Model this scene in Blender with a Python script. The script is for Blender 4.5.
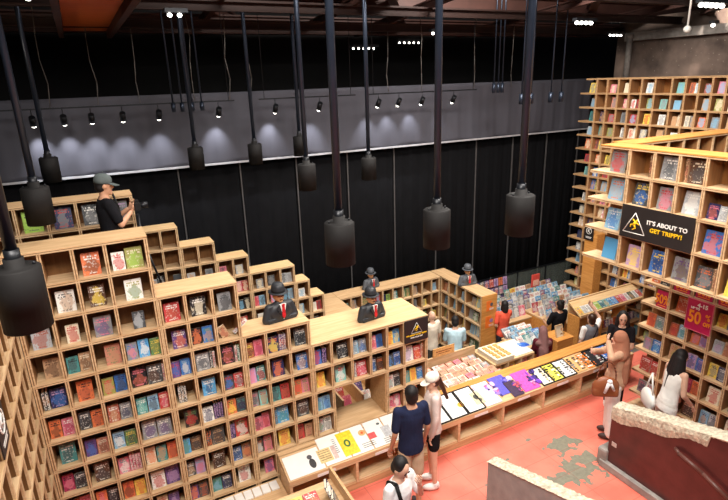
import bpy, bmesh, math, random
from mathutils import Vector, Matrix, Euler
for o in list(bpy.data.objects): bpy.data.objects.remove(o)
C = bpy.context.scene.collection
PI = math.pi
R = math.radians
random.seed(7)

# ---------------------------------------------------------------- camera
H = 5.0
F_PX, CX, CY = 533.5, 364.0, 250.0
cam_d = bpy.data.cameras.new('camera'); cam = bpy.data.objects.new('camera', cam_d); C.objects.link(cam)
cam_d.sensor_width = 36.0; cam_d.lens = 36.0*F_PX/728.0
def cam_axes():
    nad = (417.7, 1929.0); ax = 1453.5
    nx, ny = nad[0]-CX, nad[1]-CY
    ay = CY+(-F_PX**2-nx*(ax-CX))/ny
    d = lambda x, y: Vector((x-CX, -(y-CY), -F_PX)).normalized()
    X = d(ax, ay); Z = -d(*nad); X = (X-Z*X.dot(Z)).normalized(); Y = Z.cross(X)
    return X, Y, Z
_X, _Y, _Z = cam_axes()
rot = Matrix((_X, _Y, _Z))            # camera space -> world space
cam.matrix_world = Matrix.Translation((0, 0, H)) @ rot.to_4x4()
bpy.context.scene.camera = cam

# ---------------------------------------------------------------- world, exposure, large lights
sc = bpy.context.scene
sc.view_settings.view_transform = 'Standard'; sc.view_settings.look = 'None'
sc.view_settings.gamma = 1.0; sc.view_settings.use_curve_mapping = False
sc.view_settings.exposure = 0.18
w = bpy.data.worlds.new('world'); sc.world = w; w.use_nodes = True
w.node_tree.nodes['Background'].inputs[0].default_value = (.75, .8, 1, 1)
w.node_tree.nodes['Background'].inputs[1].default_value = .04
def area(name, loc, size, power, col=(1, .93, .86), target=None, sy=None):
    l = bpy.data.lights.new(name, 'AREA'); l.energy = power; l.color = col; l.size = size
    if sy: l.shape = 'RECTANGLE'; l.size_y = sy
    o = bpy.data.objects.new(name, l); C.objects.link(o); o.location = loc
    d = Vector(target)-Vector(loc) if target else Vector((0, 0, -1))
    o.rotation_euler = d.to_track_quat('-Z', 'Y').to_euler()
    return o
def spot(name, loc, target, power, ang=60, blend=.6, col=(1, .88, .74), rad=.05):
    l = bpy.data.lights.new(name, 'SPOT'); l.energy = power; l.color = col; l.spot_size = R(ang); l.spot_blend = blend
    l.shadow_soft_size = rad
    o = bpy.data.objects.new(name, l); C.objects.link(o); o.location = loc
    o.rotation_euler = (Vector(target)-Vector(loc)).to_track_quat('-Z', 'Y').to_euler()
    return o
area('ceiling_light_front', (1.0, 1.2, 7.2), 2.6, 235, target=(1.6, 5.4, 1.2), sy=1.6)
area('ceiling_light_entry', (4.6, 2.4, 7.2), 2.2, 340, target=(4.6, 4.8, 0), sy=1.6)
area('ceiling_light_right', (3.6, 3.4, 7.2), 1.4, 40, target=(6.6, 3.6, 1.0))
area('ceiling_light_rear', (6.2, 6.9, 7.3), 2.0, 680, target=(6.8, 7.2, 0), sy=1.4)
area('ceiling_light_back', (2.6, 7.2, 7.3), 1.6, 190, target=(2.6, 8.2, 0), sy=1.0)
area('ceiling_light_stairs', (-.6, 1.2, 7.2), 1.4, 230, target=(4.4, 3.2, .6))  # added lamp, out of view, to brighten the parapet faces
area('ceiling_light_far', (8.4, 6.6, 7.2), 1.2, 60, target=(10.5, 7.4, 2.0))

# ---------------------------------------------------------------- materials
def lin(c):
    return tuple(((v/255)/12.92 if v/255 <= .04045 else ((v/255+.055)/1.055)**2.4) for v in c)+(1,)
def newmat(name):
    m = bpy.data.materials.new(name); m.use_nodes = True
    nt = m.node_tree; b = nt.nodes['Principled BSDF']
    return m, nt, b
def L(nt, a, b): nt.links.new(a, b)
def mat(name, rgb, rough=.6, metal=0, var=.12, scale=8, emit=None, spec=.4, bump=0.0, stretch=(1, 1, 1)):
    m, nt, b = newmat(name)
    b.inputs['Roughness'].default_value = rough; b.inputs['Metallic'].default_value = metal
    b.inputs['Specular IOR Level'].default_value = spec
    tc = nt.nodes.new('ShaderNodeTexCoord'); mp = nt.nodes.new('ShaderNodeMapping'); mp.inputs['Scale'].default_value = stretch
    n = nt.nodes.new('ShaderNodeTexNoise'); n.inputs['Scale'].default_value = scale; n.inputs['Detail'].default_value = 5
    L(nt, tc.outputs['Object'], mp.inputs[0]); L(nt, mp.outputs[0], n.inputs['Vector'])
    r = nt.nodes.new('ShaderNodeValToRGB')
    c = lin(rgb); r.color_ramp.elements[0].position = .3; r.color_ramp.elements[1].position = .7
    r.color_ramp.elements[0].color = tuple(max(0, v*(1-var)) for v in c[:3])+(1,)
    r.color_ramp.elements[1].color = tuple(min(1, v*(1+var)) for v in c[:3])+(1,)
    L(nt, n.outputs['Fac'], r.inputs[0]); L(nt, r.outputs[0], b.inputs['Base Color'])
    if bump:
        bp = nt.nodes.new('ShaderNodeBump'); bp.inputs['Strength'].default_value = bump; bp.inputs['Distance'].default_value = .02
        L(nt, n.outputs['Fac'], bp.inputs['Height']); L(nt, bp.outputs[0], b.inputs['Normal'])
    if emit: b.inputs['Emission Color'].default_value = lin(rgb); b.inputs['Emission Strength'].default_value = emit
    return m
def wood(name, a, b_, scale=1.0, stretch=(1.2, 14, 14), rough=.45):
    m, nt, b = newmat(name); b.inputs['Roughness'].default_value = rough; b.inputs['Specular IOR Level'].default_value = .35
    tc = nt.nodes.new('ShaderNodeTexCoord'); mp = nt.nodes.new('ShaderNodeMapping'); mp.inputs['Scale'].default_value = [s*scale for s in stretch]
    n = nt.nodes.new('ShaderNodeTexNoise'); n.inputs['Scale'].default_value = 2.2; n.inputs['Detail'].default_value = 6; n.inputs['Distortion'].default_value = .6
    L(nt, tc.outputs['Object'], mp.inputs[0]); L(nt, mp.outputs[0], n.inputs['Vector'])
    r = nt.nodes.new('ShaderNodeValToRGB'); r.color_ramp.elements[0].position = .32; r.color_ramp.elements[1].position = .68
    r.color_ramp.elements[0].color = lin(a); r.color_ramp.elements[1].color = lin(b_)
    L(nt, n.outputs['Fac'], r.inputs[0]); L(nt, r.outputs[0], b.inputs['Base Color'])
    return m
M = {}
M['ply'] = wood('birch_plywood', (186, 146, 102), (210, 172, 128))
M['ply_edge'] = wood('plywood_edge', (194, 158, 116), (222, 192, 152))
M['ply_top'] = wood('plywood_top', (200, 162, 118), (222, 188, 144))
M['ply_seam'] = mat('plywood_glue_line', (112, 70, 36), .7)
M['ply_back'] = wood('plywood_back', (106, 72, 40), (126, 88, 52), stretch=(10, 10, 1.2))  # cell backs and left wing upright sides, recess shade put into the colour
M['ply_side'] = wood('plywood_face', (134, 94, 58), (156, 112, 72), stretch=(10, 10, 1.2))  # same plywood on upright sides, darkened to carry the shade inside the cells
M['ply_warm'] = wood('warm_plywood', (196, 130, 62), (222, 160, 88))
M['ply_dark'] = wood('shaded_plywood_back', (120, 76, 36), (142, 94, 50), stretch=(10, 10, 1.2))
M['pale'] = wood('pale_plywood', (222, 184, 130), (240, 208, 160))
M['black'] = mat('black_paint', (26, 25, 25), .7, spec=.25)
M['black_metal'] = mat('black_powder_coat', (30, 32, 36), .38, .4)
M['rod'] = mat('blue_black_steel', (46, 54, 68), .32, .6)
M['white'] = mat('white_paper', (236, 234, 228), .6, var=.03)
M['cream'] = mat('cream_page', (226, 216, 192), .7, var=.05)
M['sign_black'] = mat('sign_black', (38, 34, 34), .45)
M['yellow'] = mat('sign_yellow', (246, 196, 30), .5)
M['orange'] = mat('poster_orange', (238, 120, 44), .5)
M['magenta'] = mat('poster_magenta', (190, 24, 84), .5)
M['skin'] = mat('skin', (222, 178, 152), .5, var=.06)
M['skin2'] = mat('tan_skin', (200, 150, 120), .5, var=.06)
M['hair'] = mat('black_hair', (22, 18, 18), .6, var=.3, scale=60)
M['hair_brown'] = mat('brown_hair', (58, 36, 26), .4, var=.3, scale=60)
M['eye'] = mat('eye_dark', (24, 16, 14), .2)
M['lip'] = mat('lip', (168, 84, 76), .5)
M['concrete'] = mat('raw_concrete', (150, 144, 138), .9, var=.22, scale=9, bump=.5)
M['cement_top'] = mat('chipped_cement', (196, 186, 164), .95, var=.35, scale=26, bump=1.0)
M['gold'] = mat('pale_gold', (190, 160, 90), .4)
M['glass'] = None
def clothm(name, rgb, var=.10): return mat(name, rgb, .9, var=var, scale=9, spec=.12, bump=.7)

# book cover: colours come from the object (c1 = object colour, c2 and c3 = custom colours)
def cover_material(stuff=False):
    m, nt, b = newmat('printed_cover' if not stuff else 'printed_covers_mixed')
    b.inputs['Roughness'].default_value = .42
    N = nt.nodes.new
    def math_(op, a, c=None):
        n = N('ShaderNodeMath'); n.operation = op
        for i, v in enumerate((a, c)):
            if v is None: continue
            if isinstance(v, (int, float)): n.inputs[i].default_value = v
            else: L(nt, v, n.inputs[i])
        return n.outputs[0]
    def mix(f, a, c):
        n = N('ShaderNodeMix'); n.data_type = 'RGBA'
        L(nt, f, n.inputs[0]); L(nt, a, n.inputs[6]); L(nt, c, n.inputs[7]); return n.outputs[2]
    uv = N('ShaderNodeUVMap'); sep = N('ShaderNodeSeparateXYZ'); L(nt, uv.outputs[0], sep.inputs[0])
    u, v = sep.outputs[0], sep.outputs[1]
    if stuff:
        a1 = N('ShaderNodeVertexColor'); a1.layer_name = 'c1'; a2 = N('ShaderNodeVertexColor'); a2.layer_name = 'c2'
        c1, c2, c3 = a1.outputs[0], a2.outputs[0], a2.outputs[0]
        rnd = a1.outputs[1]
    else:
        oi = N('ShaderNodeObjectInfo'); c1 = oi.outputs['Color']; rnd = oi.outputs['Random']
        a2 = N('ShaderNodeAttribute'); a2.attribute_type = 'OBJECT'; a2.attribute_name = 'c2'
        a3 = N('ShaderNodeAttribute'); a3.attribute_type = 'OBJECT'; a3.attribute_name = 'c3'
        c2, c3 = a2.outputs['Color'], a3.outputs['Color']
    seed = math_('MULTIPLY', rnd, 37.0)
    cmb = N('ShaderNodeCombineXYZ'); L(nt, u, cmb.inputs[0]); L(nt, v, cmb.inputs[1]); L(nt, seed, cmb.inputs[2])
    def band(x, lo, hi): return math_('MULTIPLY', math_('GREATER_THAN', x, lo), math_('LESS_THAN', x, hi))
    # picture blob
    n1 = N('ShaderNodeTexNoise'); n1.inputs['Scale'].default_value = 3.2; n1.inputs['Detail'].default_value = 6; L(nt, cmb.outputs[0], n1.inputs['Vector'])
    n2 = N('ShaderNodeTexNoise'); n2.inputs['Scale'].default_value = 9.0; n2.inputs['Detail'].default_value = 5; L(nt, cmb.outputs[0], n2.inputs['Vector'])
    du = math_('ABSOLUTE', math_('SUBTRACT', u, .5)); dv = math_('ABSOLUTE', math_('SUBTRACT', v, .38))
    rr = math_('ADD', math_('MULTIPLY', du, 1.5), dv)
    mr = N('ShaderNodeMapRange'); mr.interpolation_type = 'SMOOTHSTEP'; mr.inputs['From Min'].default_value = .36; mr.inputs['From Max'].default_value = .50
    L(nt, math_('SUBTRACT', math_('ADD', math_('MULTIPLY', n1.outputs[0], 1.3), math_('MULTIPLY', n2.outputs[0], .5)), math_('MULTIPLY', rr, .75)), mr.inputs['Value']); shape = mr.outputs['Result']
    inside = math_('MULTIPLY', band(u, .02, .98), band(v, .02, .98))
    shape = math_('MULTIPLY', math_('MULTIPLY', shape, inside), .62)
    col = mix(shape, c1, c3)
    sp = math_('MULTIPLY', math_('MULTIPLY', math_('GREATER_THAN', n2.outputs[0], .60), inside), .45)
    col = mix(sp, col, c2)
    # rows of title strokes
    sc_ = N('ShaderNodeCombineXYZ'); L(nt, math_('MULTIPLY', u, 15.0), sc_.inputs[0]); L(nt, math_('FLOOR', math_('MULTIPLY', v, 9.0)), sc_.inputs[1]); L(nt, seed, sc_.inputs[2])
    wn = N('ShaderNodeTexNoise'); wn.inputs['Scale'].default_value = 1.0; wn.inputs['Detail'].default_value = 0; L(nt, sc_.outputs[0], wn.inputs['Vector'])
    fr = math_('FRACT', math_('MULTIPLY', v, 9.0))
    t = math_('MULTIPLY', math_('GREATER_THAN', wn.outputs[0], .46), band(fr, .22, .82))
    t = math_('MULTIPLY', t, band(u, .12, .88))
    t = math_('MULTIPLY', t, band(v, .66, .90))
    col = mix(math_('MULTIPLY', t, .95), col, c2)
    t2 = math_('MULTIPLY', math_('MULTIPLY', band(v, .07, .12), band(u, .25, .75)), math_('GREATER_THAN', wn.outputs[0], .42))
    col = mix(math_('MULTIPLY', t2, .8), col, c2)
    L(nt, col, b.inputs['Base Color'])
    return m
M['cover'] = cover_material(); M['cover_stuff'] = cover_material(True)

# ---------------------------------------------------------------- mesh helpers
ORD = ['zeroth', 'first', 'second', 'third', 'fourth', 'fifth', 'sixth', 'seventh', 'eighth', 'ninth', 'tenth', 'eleventh', 'twelfth', 'thirteenth', 'fourteenth', 'fifteenth', 'sixteenth', 'seventeenth', 'eighteenth']
def link(name, me, parent=None, mats=(), smooth=False):
    o = bpy.data.objects.new(name, me); C.objects.link(o)
    for m in mats: me.materials.append(m)
    if smooth:
        for p in me.polygons: p.use_smooth = True
    if parent: o.parent = parent
    return o
def tag(o, label=None, cat=None, group=None, kind=None):
    if label: o['label'] = label
    if cat: o['category'] = cat
    if group: o['group'] = group
    if kind: o['kind'] = kind
    return o
def empty(name, loc=(0, 0, 0), rz=0):
    o = bpy.data.objects.new(name, None); C.objects.link(o); o.location = loc; o.rotation_euler = (0, 0, rz); o.empty_display_size = .1
    return o
def _noop(): pass
class MB:
    def __init__(s): s.bm = bmesh.new(); s.mi = 0
    def _mark(s, fs, smooth=False):
        for f in fs: f.material_index = s.mi; f.smooth = smooth
    def box(s, x0, x1, y0, y1, z0, z1, bev=0, mtx=None):
        vs = [s.bm.verts.new(p) for p in ((x0, y0, z0), (x1, y0, z0), (x1, y1, z0), (x0, y1, z0), (x0, y0, z1), (x1, y0, z1), (x1, y1, z1), (x0, y1, z1))]
        if mtx:
            for v in vs: v.co = mtx @ v.co
        fs = [s.bm.faces.new([vs[i] for i in q]) for q in ((3, 2, 1, 0), (4, 5, 6, 7), (0, 1, 5, 4), (1, 2, 6, 5), (2, 3, 7, 6), (3, 0, 4, 7))]
        s._mark(fs)
        if bev:
            es = list({e for f in fs for e in f.edges})
            r = bmesh.ops.bevel(s.bm, geom=es, offset=bev, segments=2, affect='EDGES', profile=.5)
            s._mark([f for f in r['faces']])
            for f in fs:
                if f.is_valid: f.material_index = s.mi
        return s
    def prism(s, pts, y0, y1, axis='y'):
        # polygon (a,b) in the plane normal to the axis
        def P(a, b, t): return {'y': (a, t, b), 'x': (t, a, b), 'z': (a, b, t)}[axis]
        a = [s.bm.verts.new(P(p[0], p[1], y0)) for p in pts]; b = [s.bm.verts.new(P(p[0], p[1], y1)) for p in pts]
        n = len(pts); fs = [s.bm.faces.new(a), s.bm.faces.new(b[::-1])]
        for i in range(n): fs.append(s.bm.faces.new((a[i], b[i], b[(i+1) % n], a[(i+1) % n])))
        s._mark(fs); return s
    def tube(s, p0, p1, r0, r1=None, n=16, caps=True):
        r1 = r0 if r1 is None else r1
        p0 = Vector(p0); p1 = Vector(p1); d = (p1-p0).normalized(); q = d.to_track_quat('Z', 'Y')
        A = []; B = []
        for i in range(n):
            a = 2*PI*i/n; v = q @ Vector((math.cos(a), math.sin(a), 0)); A.append(s.bm.verts.new(p0+v*r0)); B.append(s.bm.verts.new(p1+v*r1))
        fs = [s.bm.faces.new((A[i], A[(i+1) % n], B[(i+1) % n], B[i])) for i in range(n)]
        s._mark(fs, True)
        if caps: s._mark([s.bm.faces.new(A[::-1]), s.bm.faces.new(B)])
        return s
    def lathe(s, prof, c=(0, 0, 0), n=28, sx=1, sy=1):
        rings = []
        for r, z in prof:
            rings.append([s.bm.verts.new((c[0]+sx*max(r, 1e-4)*math.cos(2*PI*i/n), c[1]+sy*max(r, 1e-4)*math.sin(2*PI*i/n), c[2]+z)) for i in range(n)])
        fs = []
        for a, b in zip(rings, rings[1:]):
            for i in range(n): fs.append(s.bm.faces.new((a[i], a[(i+1) % n], b[(i+1) % n], b[i])))
        s._mark(fs, True)
        s._mark([s.bm.faces.new(rings[0][::-1]), s.bm.faces.new(rings[-1])], True)
        return s
    def ell(s, c, r, rotm=None, sub=3, smooth=True):
        mt = Matrix.Translation(c) @ (rotm.to_4x4() if rotm else Matrix.Identity(4)) @ Matrix.Diagonal((*r, 1))
        res = bmesh.ops.create_icosphere(s.bm, subdivisions=sub, radius=1, matrix=mt)
        fs = {f for v in res['verts'] for f in v.link_faces}; s._mark(fs, smooth); return s
    def loft(s, rings, f, n=24):
        # rings of (z, rx, ry, y offset), mapped through f
        R_ = [[s.bm.verts.new(f((rx*math.cos(2*PI*i/n), yo+ry*math.sin(2*PI*i/n), z))) for i in range(n)] for z, rx, ry, yo in rings]
        fs = [s.bm.faces.new((a[i], a[(i+1) % n], b[(i+1) % n], b[i])) for a, b in zip(R_, R_[1:]) for i in range(n)]
        fs += [s.bm.faces.new(R_[0][::-1]), s.bm.faces.new(R_[-1])]
        s._mark(fs, True); return s
    def cap(s, p0, p1, r0, r1=None, n=14):
        r1 = r0 if r1 is None else r1
        s.tube(p0, p1, r0, r1, n); s.ell(p0, (r0,)*3, sub=2); s.ell(p1, (r1,)*3, sub=2); return s
    def build(s, name, mats, parent=None, smooth=False, loc=None):
        me = bpy.data.meshes.new(name); bmesh.ops.recalc_face_normals(s.bm, faces=s.bm.faces); s.bm.to_mesh(me); s.bm.free()
        if not isinstance(mats, (list, tuple)): mats = (mats,)
        o = link(name, me, parent, mats, smooth)
        if loc: o.location = loc
        return o
def remesh(o, voxel=.011, smooth=4, fac=.5):
    m = o.modifiers.new('r', 'REMESH'); m.mode = 'VOXEL'; m.voxel_size = voxel; m.use_smooth_shade = True
    sm = o.modifiers.new('s', 'SMOOTH'); sm.iterations = smooth; sm.factor = fac
    dg = bpy.context.evaluated_depsgraph_get(); dg.update()
    me = bpy.data.meshes.new_from_object(o.evaluated_get(dg)); o.modifiers.clear()
    old = o.data; mats = [x for x in old.materials]; o.data = me
    me.materials.clear()
    for x in mats: me.materials.append(x)
    for p in me.polygons: p.use_smooth = True
    bpy.data.meshes.remove(old)
    return o
def text_mesh(name, txt, size, m, parent=None, loc=(0, 0, 0), rot=(PI/2, 0, 0), ext=.002, align='CENTER', bold=.0, sx=1, sp=1):
    cu = bpy.data.curves.new(name, 'FONT'); cu.body = txt; cu.size = size; cu.extrude = ext; cu.align_x = align; cu.offset = bold; cu.space_character = sp
    o = bpy.data.objects.new(name, cu); C.objects.link(o)
    dg = bpy.context.evaluated_depsgraph_get(); dg.update()
    me = bpy.data.meshes.new_from_object(o.evaluated_get(dg)); bpy.data.objects.remove(o)
    o = link(name, me, parent, (m,)); o.location = loc; o.rotation_euler = rot; o.scale = (sx, 1, 1)
    return o

# ---------------------------------------------------------------- setting
def painted_floor():
    m, nt, b = newmat('red_painted_concrete'); b.inputs['Roughness'].default_value = .55
    N = nt.nodes.new; tc = N('ShaderNodeTexCoord')
    def noise(s, d=6, dist=0):
        n = N('ShaderNodeTexNoise'); n.inputs['Scale'].default_value = s; n.inputs['Detail'].default_value = d; n.inputs['Distortion'].default_value = dist
        L(nt, tc.outputs['Object'], n.inputs['Vector']); return n.outputs['Fac']
    def mth(op, a, c=None):
        n = N('ShaderNodeMath'); n.operation = op
        for i, v in enumerate((a, c)):
            if v is None: continue
            if isinstance(v, (int, float)): n.inputs[i].default_value = v
            else: L(nt, v, n.inputs[i])
        return n.outputs[0]
    def mix(f, a, c):
        n = N('ShaderNodeMix'); n.data_type = 'RGBA'; L(nt, f, n.inputs[0])
        for i, v in ((6, a), (7, c)):
            if isinstance(v, tuple): n.inputs[i].default_value = v
            else: L(nt, v, n.inputs[i])
        return n.outputs[2]
    ramp = N('ShaderNodeValToRGB'); ramp.color_ramp.elements[0].position = .35; ramp.color_ramp.elements[1].position = .65
    ramp.color_ramp.elements[0].color = lin((212, 104, 86)); ramp.color_ramp.elements[1].color = lin((228, 122, 102))
    L(nt, noise(2.5), ramp.inputs[0]); col = ramp.outputs[0]
    # worn patches where the paint has come off
    blobs = [(5.30, 4.40, .26, .14), (5.02, 3.92, .42, .19), (5.30, 4.05, .20, .15), (4.06, 4.27, .05, .03), (4.43, 4.55, .05, .03), (4.95, 4.72, .05, .03), (4.3, 3.9, .06, .03), (3.2, 3.95, .12, .08), (3.6, 3.9, .06, .05), (2.9, 3.6, .3, .12)]
    total = None
    nz = noise(7, 8, .4)
    for bx, by, rx, ry in blobs:
        mp = N('ShaderNodeMapping'); mp.inputs['Location'].default_value = (-bx/rx, -by/ry, 0); mp.inputs['Scale'].default_value = (1/rx, 1/ry, 0)
        L(nt, tc.outputs['Object'], mp.inputs[0]); ln = N('ShaderNodeVectorMath'); ln.operation = 'LENGTH'; L(nt, mp.outputs[0], ln.inputs[0])
        k = mth('LESS_THAN', mth('ADD', ln.outputs['Value'], mth('MULTIPLY', mth('SUBTRACT', nz, .5), 3.6)), 1.0)
        total = k if total is None else mth('MAXIMUM', total, k)
    fine = mth('GREATER_THAN', noise(11, 9, .3), .695)
    total = mth('MAXIMUM', total, fine)
    r2 = N('ShaderNodeValToRGB'); r2.color_ramp.elements[0].color = lin((92, 92, 80)); r2.color_ramp.elements[1].color = lin((142, 138, 118))
    L(nt, noise(22), r2.inputs[0])
    col = mix(total, col, r2.outputs[0])
    br = N('ShaderNodeTexBrick'); br.offset = 0; br.inputs['Scale'].default_value = 1; br.inputs['Brick Width'].default_value = .62; br.inputs['Row Height'].default_value = .36; br.inputs['Mortar Size'].default_value = .004
    L(nt, tc.outputs['Object'], br.inputs['Vector'])
    col = mix(mth('MULTIPLY', br.outputs['Fac'], .45), col, lin((140, 56, 48)))
    L(nt, col, b.inputs['Base Color'])
    bp = N('ShaderNodeBump'); bp.inputs['Strength'].default_value = .3; bp.inputs['Distance'].default_value = .01; L(nt, mth('SUBTRACT', 1.0, total), bp.inputs['Height']); L(nt, bp.outputs[0], b.inputs['Normal'])
    return m
M['floor'] = painted_floor()
M['lower_floor'] = mat('grey_screed', (120, 114, 104), .7, var=.15, scale=3)
def cell_floor(name, x0, x1, y0, y1, z0, z1, m): return tag(MB().box(x0, x1, y0, y1, z0, z1).build(name, m), kind='structure')
cell_floor('floor', -2.5, 12, -2, 5.64, -1.2, 0, M['floor'])
cell_floor('floor_lower', -2.5, 14, 5.64, 12.6, -1.2, -1.0, M['lower_floor'])
M['void'] = mat('black_wall', (8, 8, 10), .9, var=.3, scale=1)
M['ceil'] = mat('dark_ceiling', (46, 30, 24), .9, var=.3, scale=2)
cell_floor('wall_back', -6, 16, 12.4, 12.6, -1.2, 8, M['void'])
cell_floor('wall_left', -6.2, -6, -2, 12.6, -1.2, 8, M['void'])
cell_floor('ceiling', -6, 16, -2, 12.6, 7.9, 8.0, M['ceil'])
# weathered wall beyond the far bookcase
m, nt, b = newmat('weathered_plaster'); b.inputs['Roughness'].default_value = .8
tc = nt.nodes.new('ShaderNodeTexCoord'); n1 = nt.nodes.new('ShaderNodeTexNoise'); n1.inputs['Scale'].default_value = 1.3; n1.inputs['Detail'].default_value = 9
n2 = nt.nodes.new('ShaderNodeTexVoronoi'); n2.inputs['Scale'].default_value = 9; mx = nt.nodes.new('ShaderNodeMix'); mx.data_type = 'RGBA'
r = nt.nodes.new('ShaderNodeValToRGB'); r.color_ramp.elements[0].position = .35; r.color_ramp.elements[1].position = .7
r.color_ramp.elements[0].color = lin((84, 72, 66)); r.color_ramp.elements[1].color = lin((170, 148, 134))
L(nt, tc.outputs['Object'], n1.inputs['Vector']); L(nt, tc.outputs['Object'], n2.inputs['Vector']); L(nt, n1.outputs['Fac'], r.inputs[0])
r2 = nt.nodes.new('ShaderNodeValToRGB'); r2.color_ramp.elements[0].position = .05; r2.color_ramp.elements[1].position = .12; r2.color_ramp.elements[0].color = (1, 1, 1, 1); r2.color_ramp.elements[1].color = (0, 0, 0, 1)
L(nt, n2.outputs['Distance'], r2.inputs[0]); L(nt, r2.outputs[0], mx.inputs[0]); L(nt, r.outputs[0], mx.inputs[6]); mx.inputs[7].default_value = lin((196, 184, 170))
L(nt, mx.outputs[2], b.inputs['Base Color']); M['plaster'] = m
cell_floor('wall_right', 13.0, 13.2, 3, 10.3, -1, 6.3, M['plaster'])
cell_floor('trim_1', 12.75, 13.0, 3, 9.9, 5.75, 5.95, M['concrete'])
spot('wall_wash', (12.3, 7.6, 6.9), (13.0, 7.6, 5.2), 260, 80, 1, col=(1, .85, .75))
spot('wall_wash', (12.3, 5.6, 6.9), (13.0, 5.4, 5.2), 260, 80, 1, col=(1, .85, .75))

# black curtain panels along the back and the grey cloth banner above them
M['curtain'] = mat('black_velvet', (15, 15, 17), .9, var=.2, scale=5, spec=.1)
M['seam'] = mat('grey_batten', (84, 82, 82), .5)
def drape(name, x0, x1, y, z0, z1, m, amp, wl, ph=0, nx=60, nz=14, sag=0, parent=None):
    bm = bmesh.new(); g = []
    for j in range(nz+1):
        row = []
        for i in range(nx+1):
            u = i/nx; v = j/nz; x = x0+(x1-x0)*u
            a = amp*(math.sin(2*PI*x/wl+ph)+.4*math.sin(2*PI*x/(wl*.43)+2*ph))*(1-.5*v)
            z = z0+(z1-z0)*v
            if sag: a += .05*math.sin(x*1.7)*math.sin(v*PI); z += (1-v)*.02*math.sin(x*5)
            row.append(bm.verts.new((x, y+a, z)))
        g.append(row)
    for j in range(nz):
        for i in range(nx): bm.faces.new((g[j][i], g[j][i+1], g[j+1][i+1], g[j+1][i])).smooth = True
    me = bpy.data.meshes.new(name); bm.to_mesh(me); bm.free()
    o = link(name, me, parent, (m,)); s = o.modifiers.new('s', 'SOLIDIFY'); s.thickness = .012
    return o
XC = -3.2; k = 0
while XC < 14.5:
    t = empty('curtain', (XC, 10.55, -1)); tag(t, 'long black curtain panel with a thin grey batten, %s from the left' % ORD[k+1], 'curtain', 'black curtain panels along the back wall')
    drape('curtain_fabric', 0, 1.14, 0, 0, 4.62, M['curtain'], .018, .34, k, 40, 2, parent=t)
    MB().box(1.148, 1.172, -.03, .0, 0, 4.6).build('batten', M['seam'], t)
    XC += 1.18; k += 1
M['banner'] = mat('grey_banner_cloth', (78, 78, 86), .8, var=.05, scale=2, spec=.2)
t = empty('cloth_banner', (0, 10.35, 3.57)); tag(t, 'long grey cloth banner stretched above the black curtain, lit by small spotlights', 'banner')
drape('cloth', -4.0, 12.3, 0, 0, 1.30, M['banner'], .014, .5, .6, 320, 16, sag=1, parent=t)
mb = MB().box(-4.0, 12.3, -.03, .0, -.015, .02); mb.build('hem', mat('pale_hem', (176, 176, 180), .6), t)

# ceiling structure: brown beams
M['beam'] = mat('brown_beam', (62, 38, 32), .6, var=.2, scale=4)
def beam(name, p0, p1, w_, h_, label, m=None, group=None):
    p0 = Vector(p0); p1 = Vector(p1); d = p1-p0; ln = d.length; q = d.to_track_quat('X', 'Z')
    mb = MB(); mb.box(0, ln, -w_/2, w_/2, -h_/2, -h_/2+.03); mb.box(0, ln, -w_/2, w_/2, h_/2-.03, h_/2); mb.box(0, ln, -w_*.12, w_*.12, -h_/2, h_/2)
    o = mb.build(name, m or M['beam']); o.location = p0; o.rotation_euler = q.to_euler()
    tag(o, label, 'beam', group); return o
bl = ['over the black curtain', 'second in from the curtain', 'third in from the curtain', 'nearest the camera']
for i, (y, z) in enumerate(((11.2, 6.12), (9.4, 6.40), (7.9, 6.5), (6.4, 6.62))):
    beam('ceiling_beam', (-5.5, y, z), (15, y, z), .22, .34, 'brown steel ceiling beam running lengthwise, '+bl[i], group='lengthwise ceiling beams')
for i, (a, bb, lb) in enumerate((((3.0, 5.6, 6.55), (7.6, 12.2, 6.2), 'above the middle of the curtain'), ((6.4, 5.2, 6.5), (12.5, 11.0, 6.25), 'running toward the far bookcase'), ((-.4, 6.8, 6.9), (3.4, 12.2, 6.25), 'left of the middle'), ((9.4, 4.6, 6.3), (15, 10.0, 6.3), 'above the weathered wall'))):
    beam('ceiling_brace', a, bb, .16, .22, 'brown diagonal ceiling brace '+lb)
for i, (y, z, lb) in enumerate(((10.2, 6.02, 'just in front of the curtain'), (8.6, 6.12, 'fourth row out'), (7.1, 6.28, 'fifth row out'))):
    beam('ceiling_joist', (-5.5, y, z), (15, y, z), .10, .16, 'thin dark brown ceiling joist '+lb, mat('dark_joist', (46, 30, 26), .6), 'thin ceiling joists')
for i, x in enumerate((-3.2, 1.9, 4.1, 5.6, 8.6, 11.2, 13.0)):
    beam('ceiling_strut', (x, 5.2, 6.45), (x+.5, 12.0, 6.05), .09, .14, 'narrow brown ceiling strut, %s from the left' % ('first', 'second', 'third', 'fourth', 'fifth', 'sixth', 'seventh')[i], None, 'narrow ceiling struts')
M['duct'] = mat('grey_duct', (110, 108, 108), .4, .5)
t = empty('air_duct', (2.6, 8.9, 6.5)); tag(t, 'grey metal air duct and pipes in the roof above the long rods', 'duct')
MB().box(0, 2.8, -.25, .25, 0, .22, bev=.02).build('duct', M['duct'], t); MB().tube((-1.5, -.4, .0), (4.5, -.4, .0), .04).build('pipe', M['duct'], t)
# orange lit timber panel between two joists, upper left
t = empty('timber_ceiling_panel', (1.36, 0, 5.92)); tag(t, 'orange timber ceiling panel framed by two joists at the upper left', 'ceiling panel')
mO = wood('orange_timber', (172, 84, 34), (200, 106, 46)); 
MB().box(-1.33, -.68, 5.0, 10.9, .03, .07).build('board', mO, t)
for x in (-1.38, -.63): MB().box(x-.04, x+.04, 5.0, 11.1, -.07, .07).build('joist', M['beam'], t)
spot('panel_uplight', (-1.9, 7.6, 4.9), (.35, 9.2, 5.95), 40, 75, 1, col=(1, .75, .5))

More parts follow.
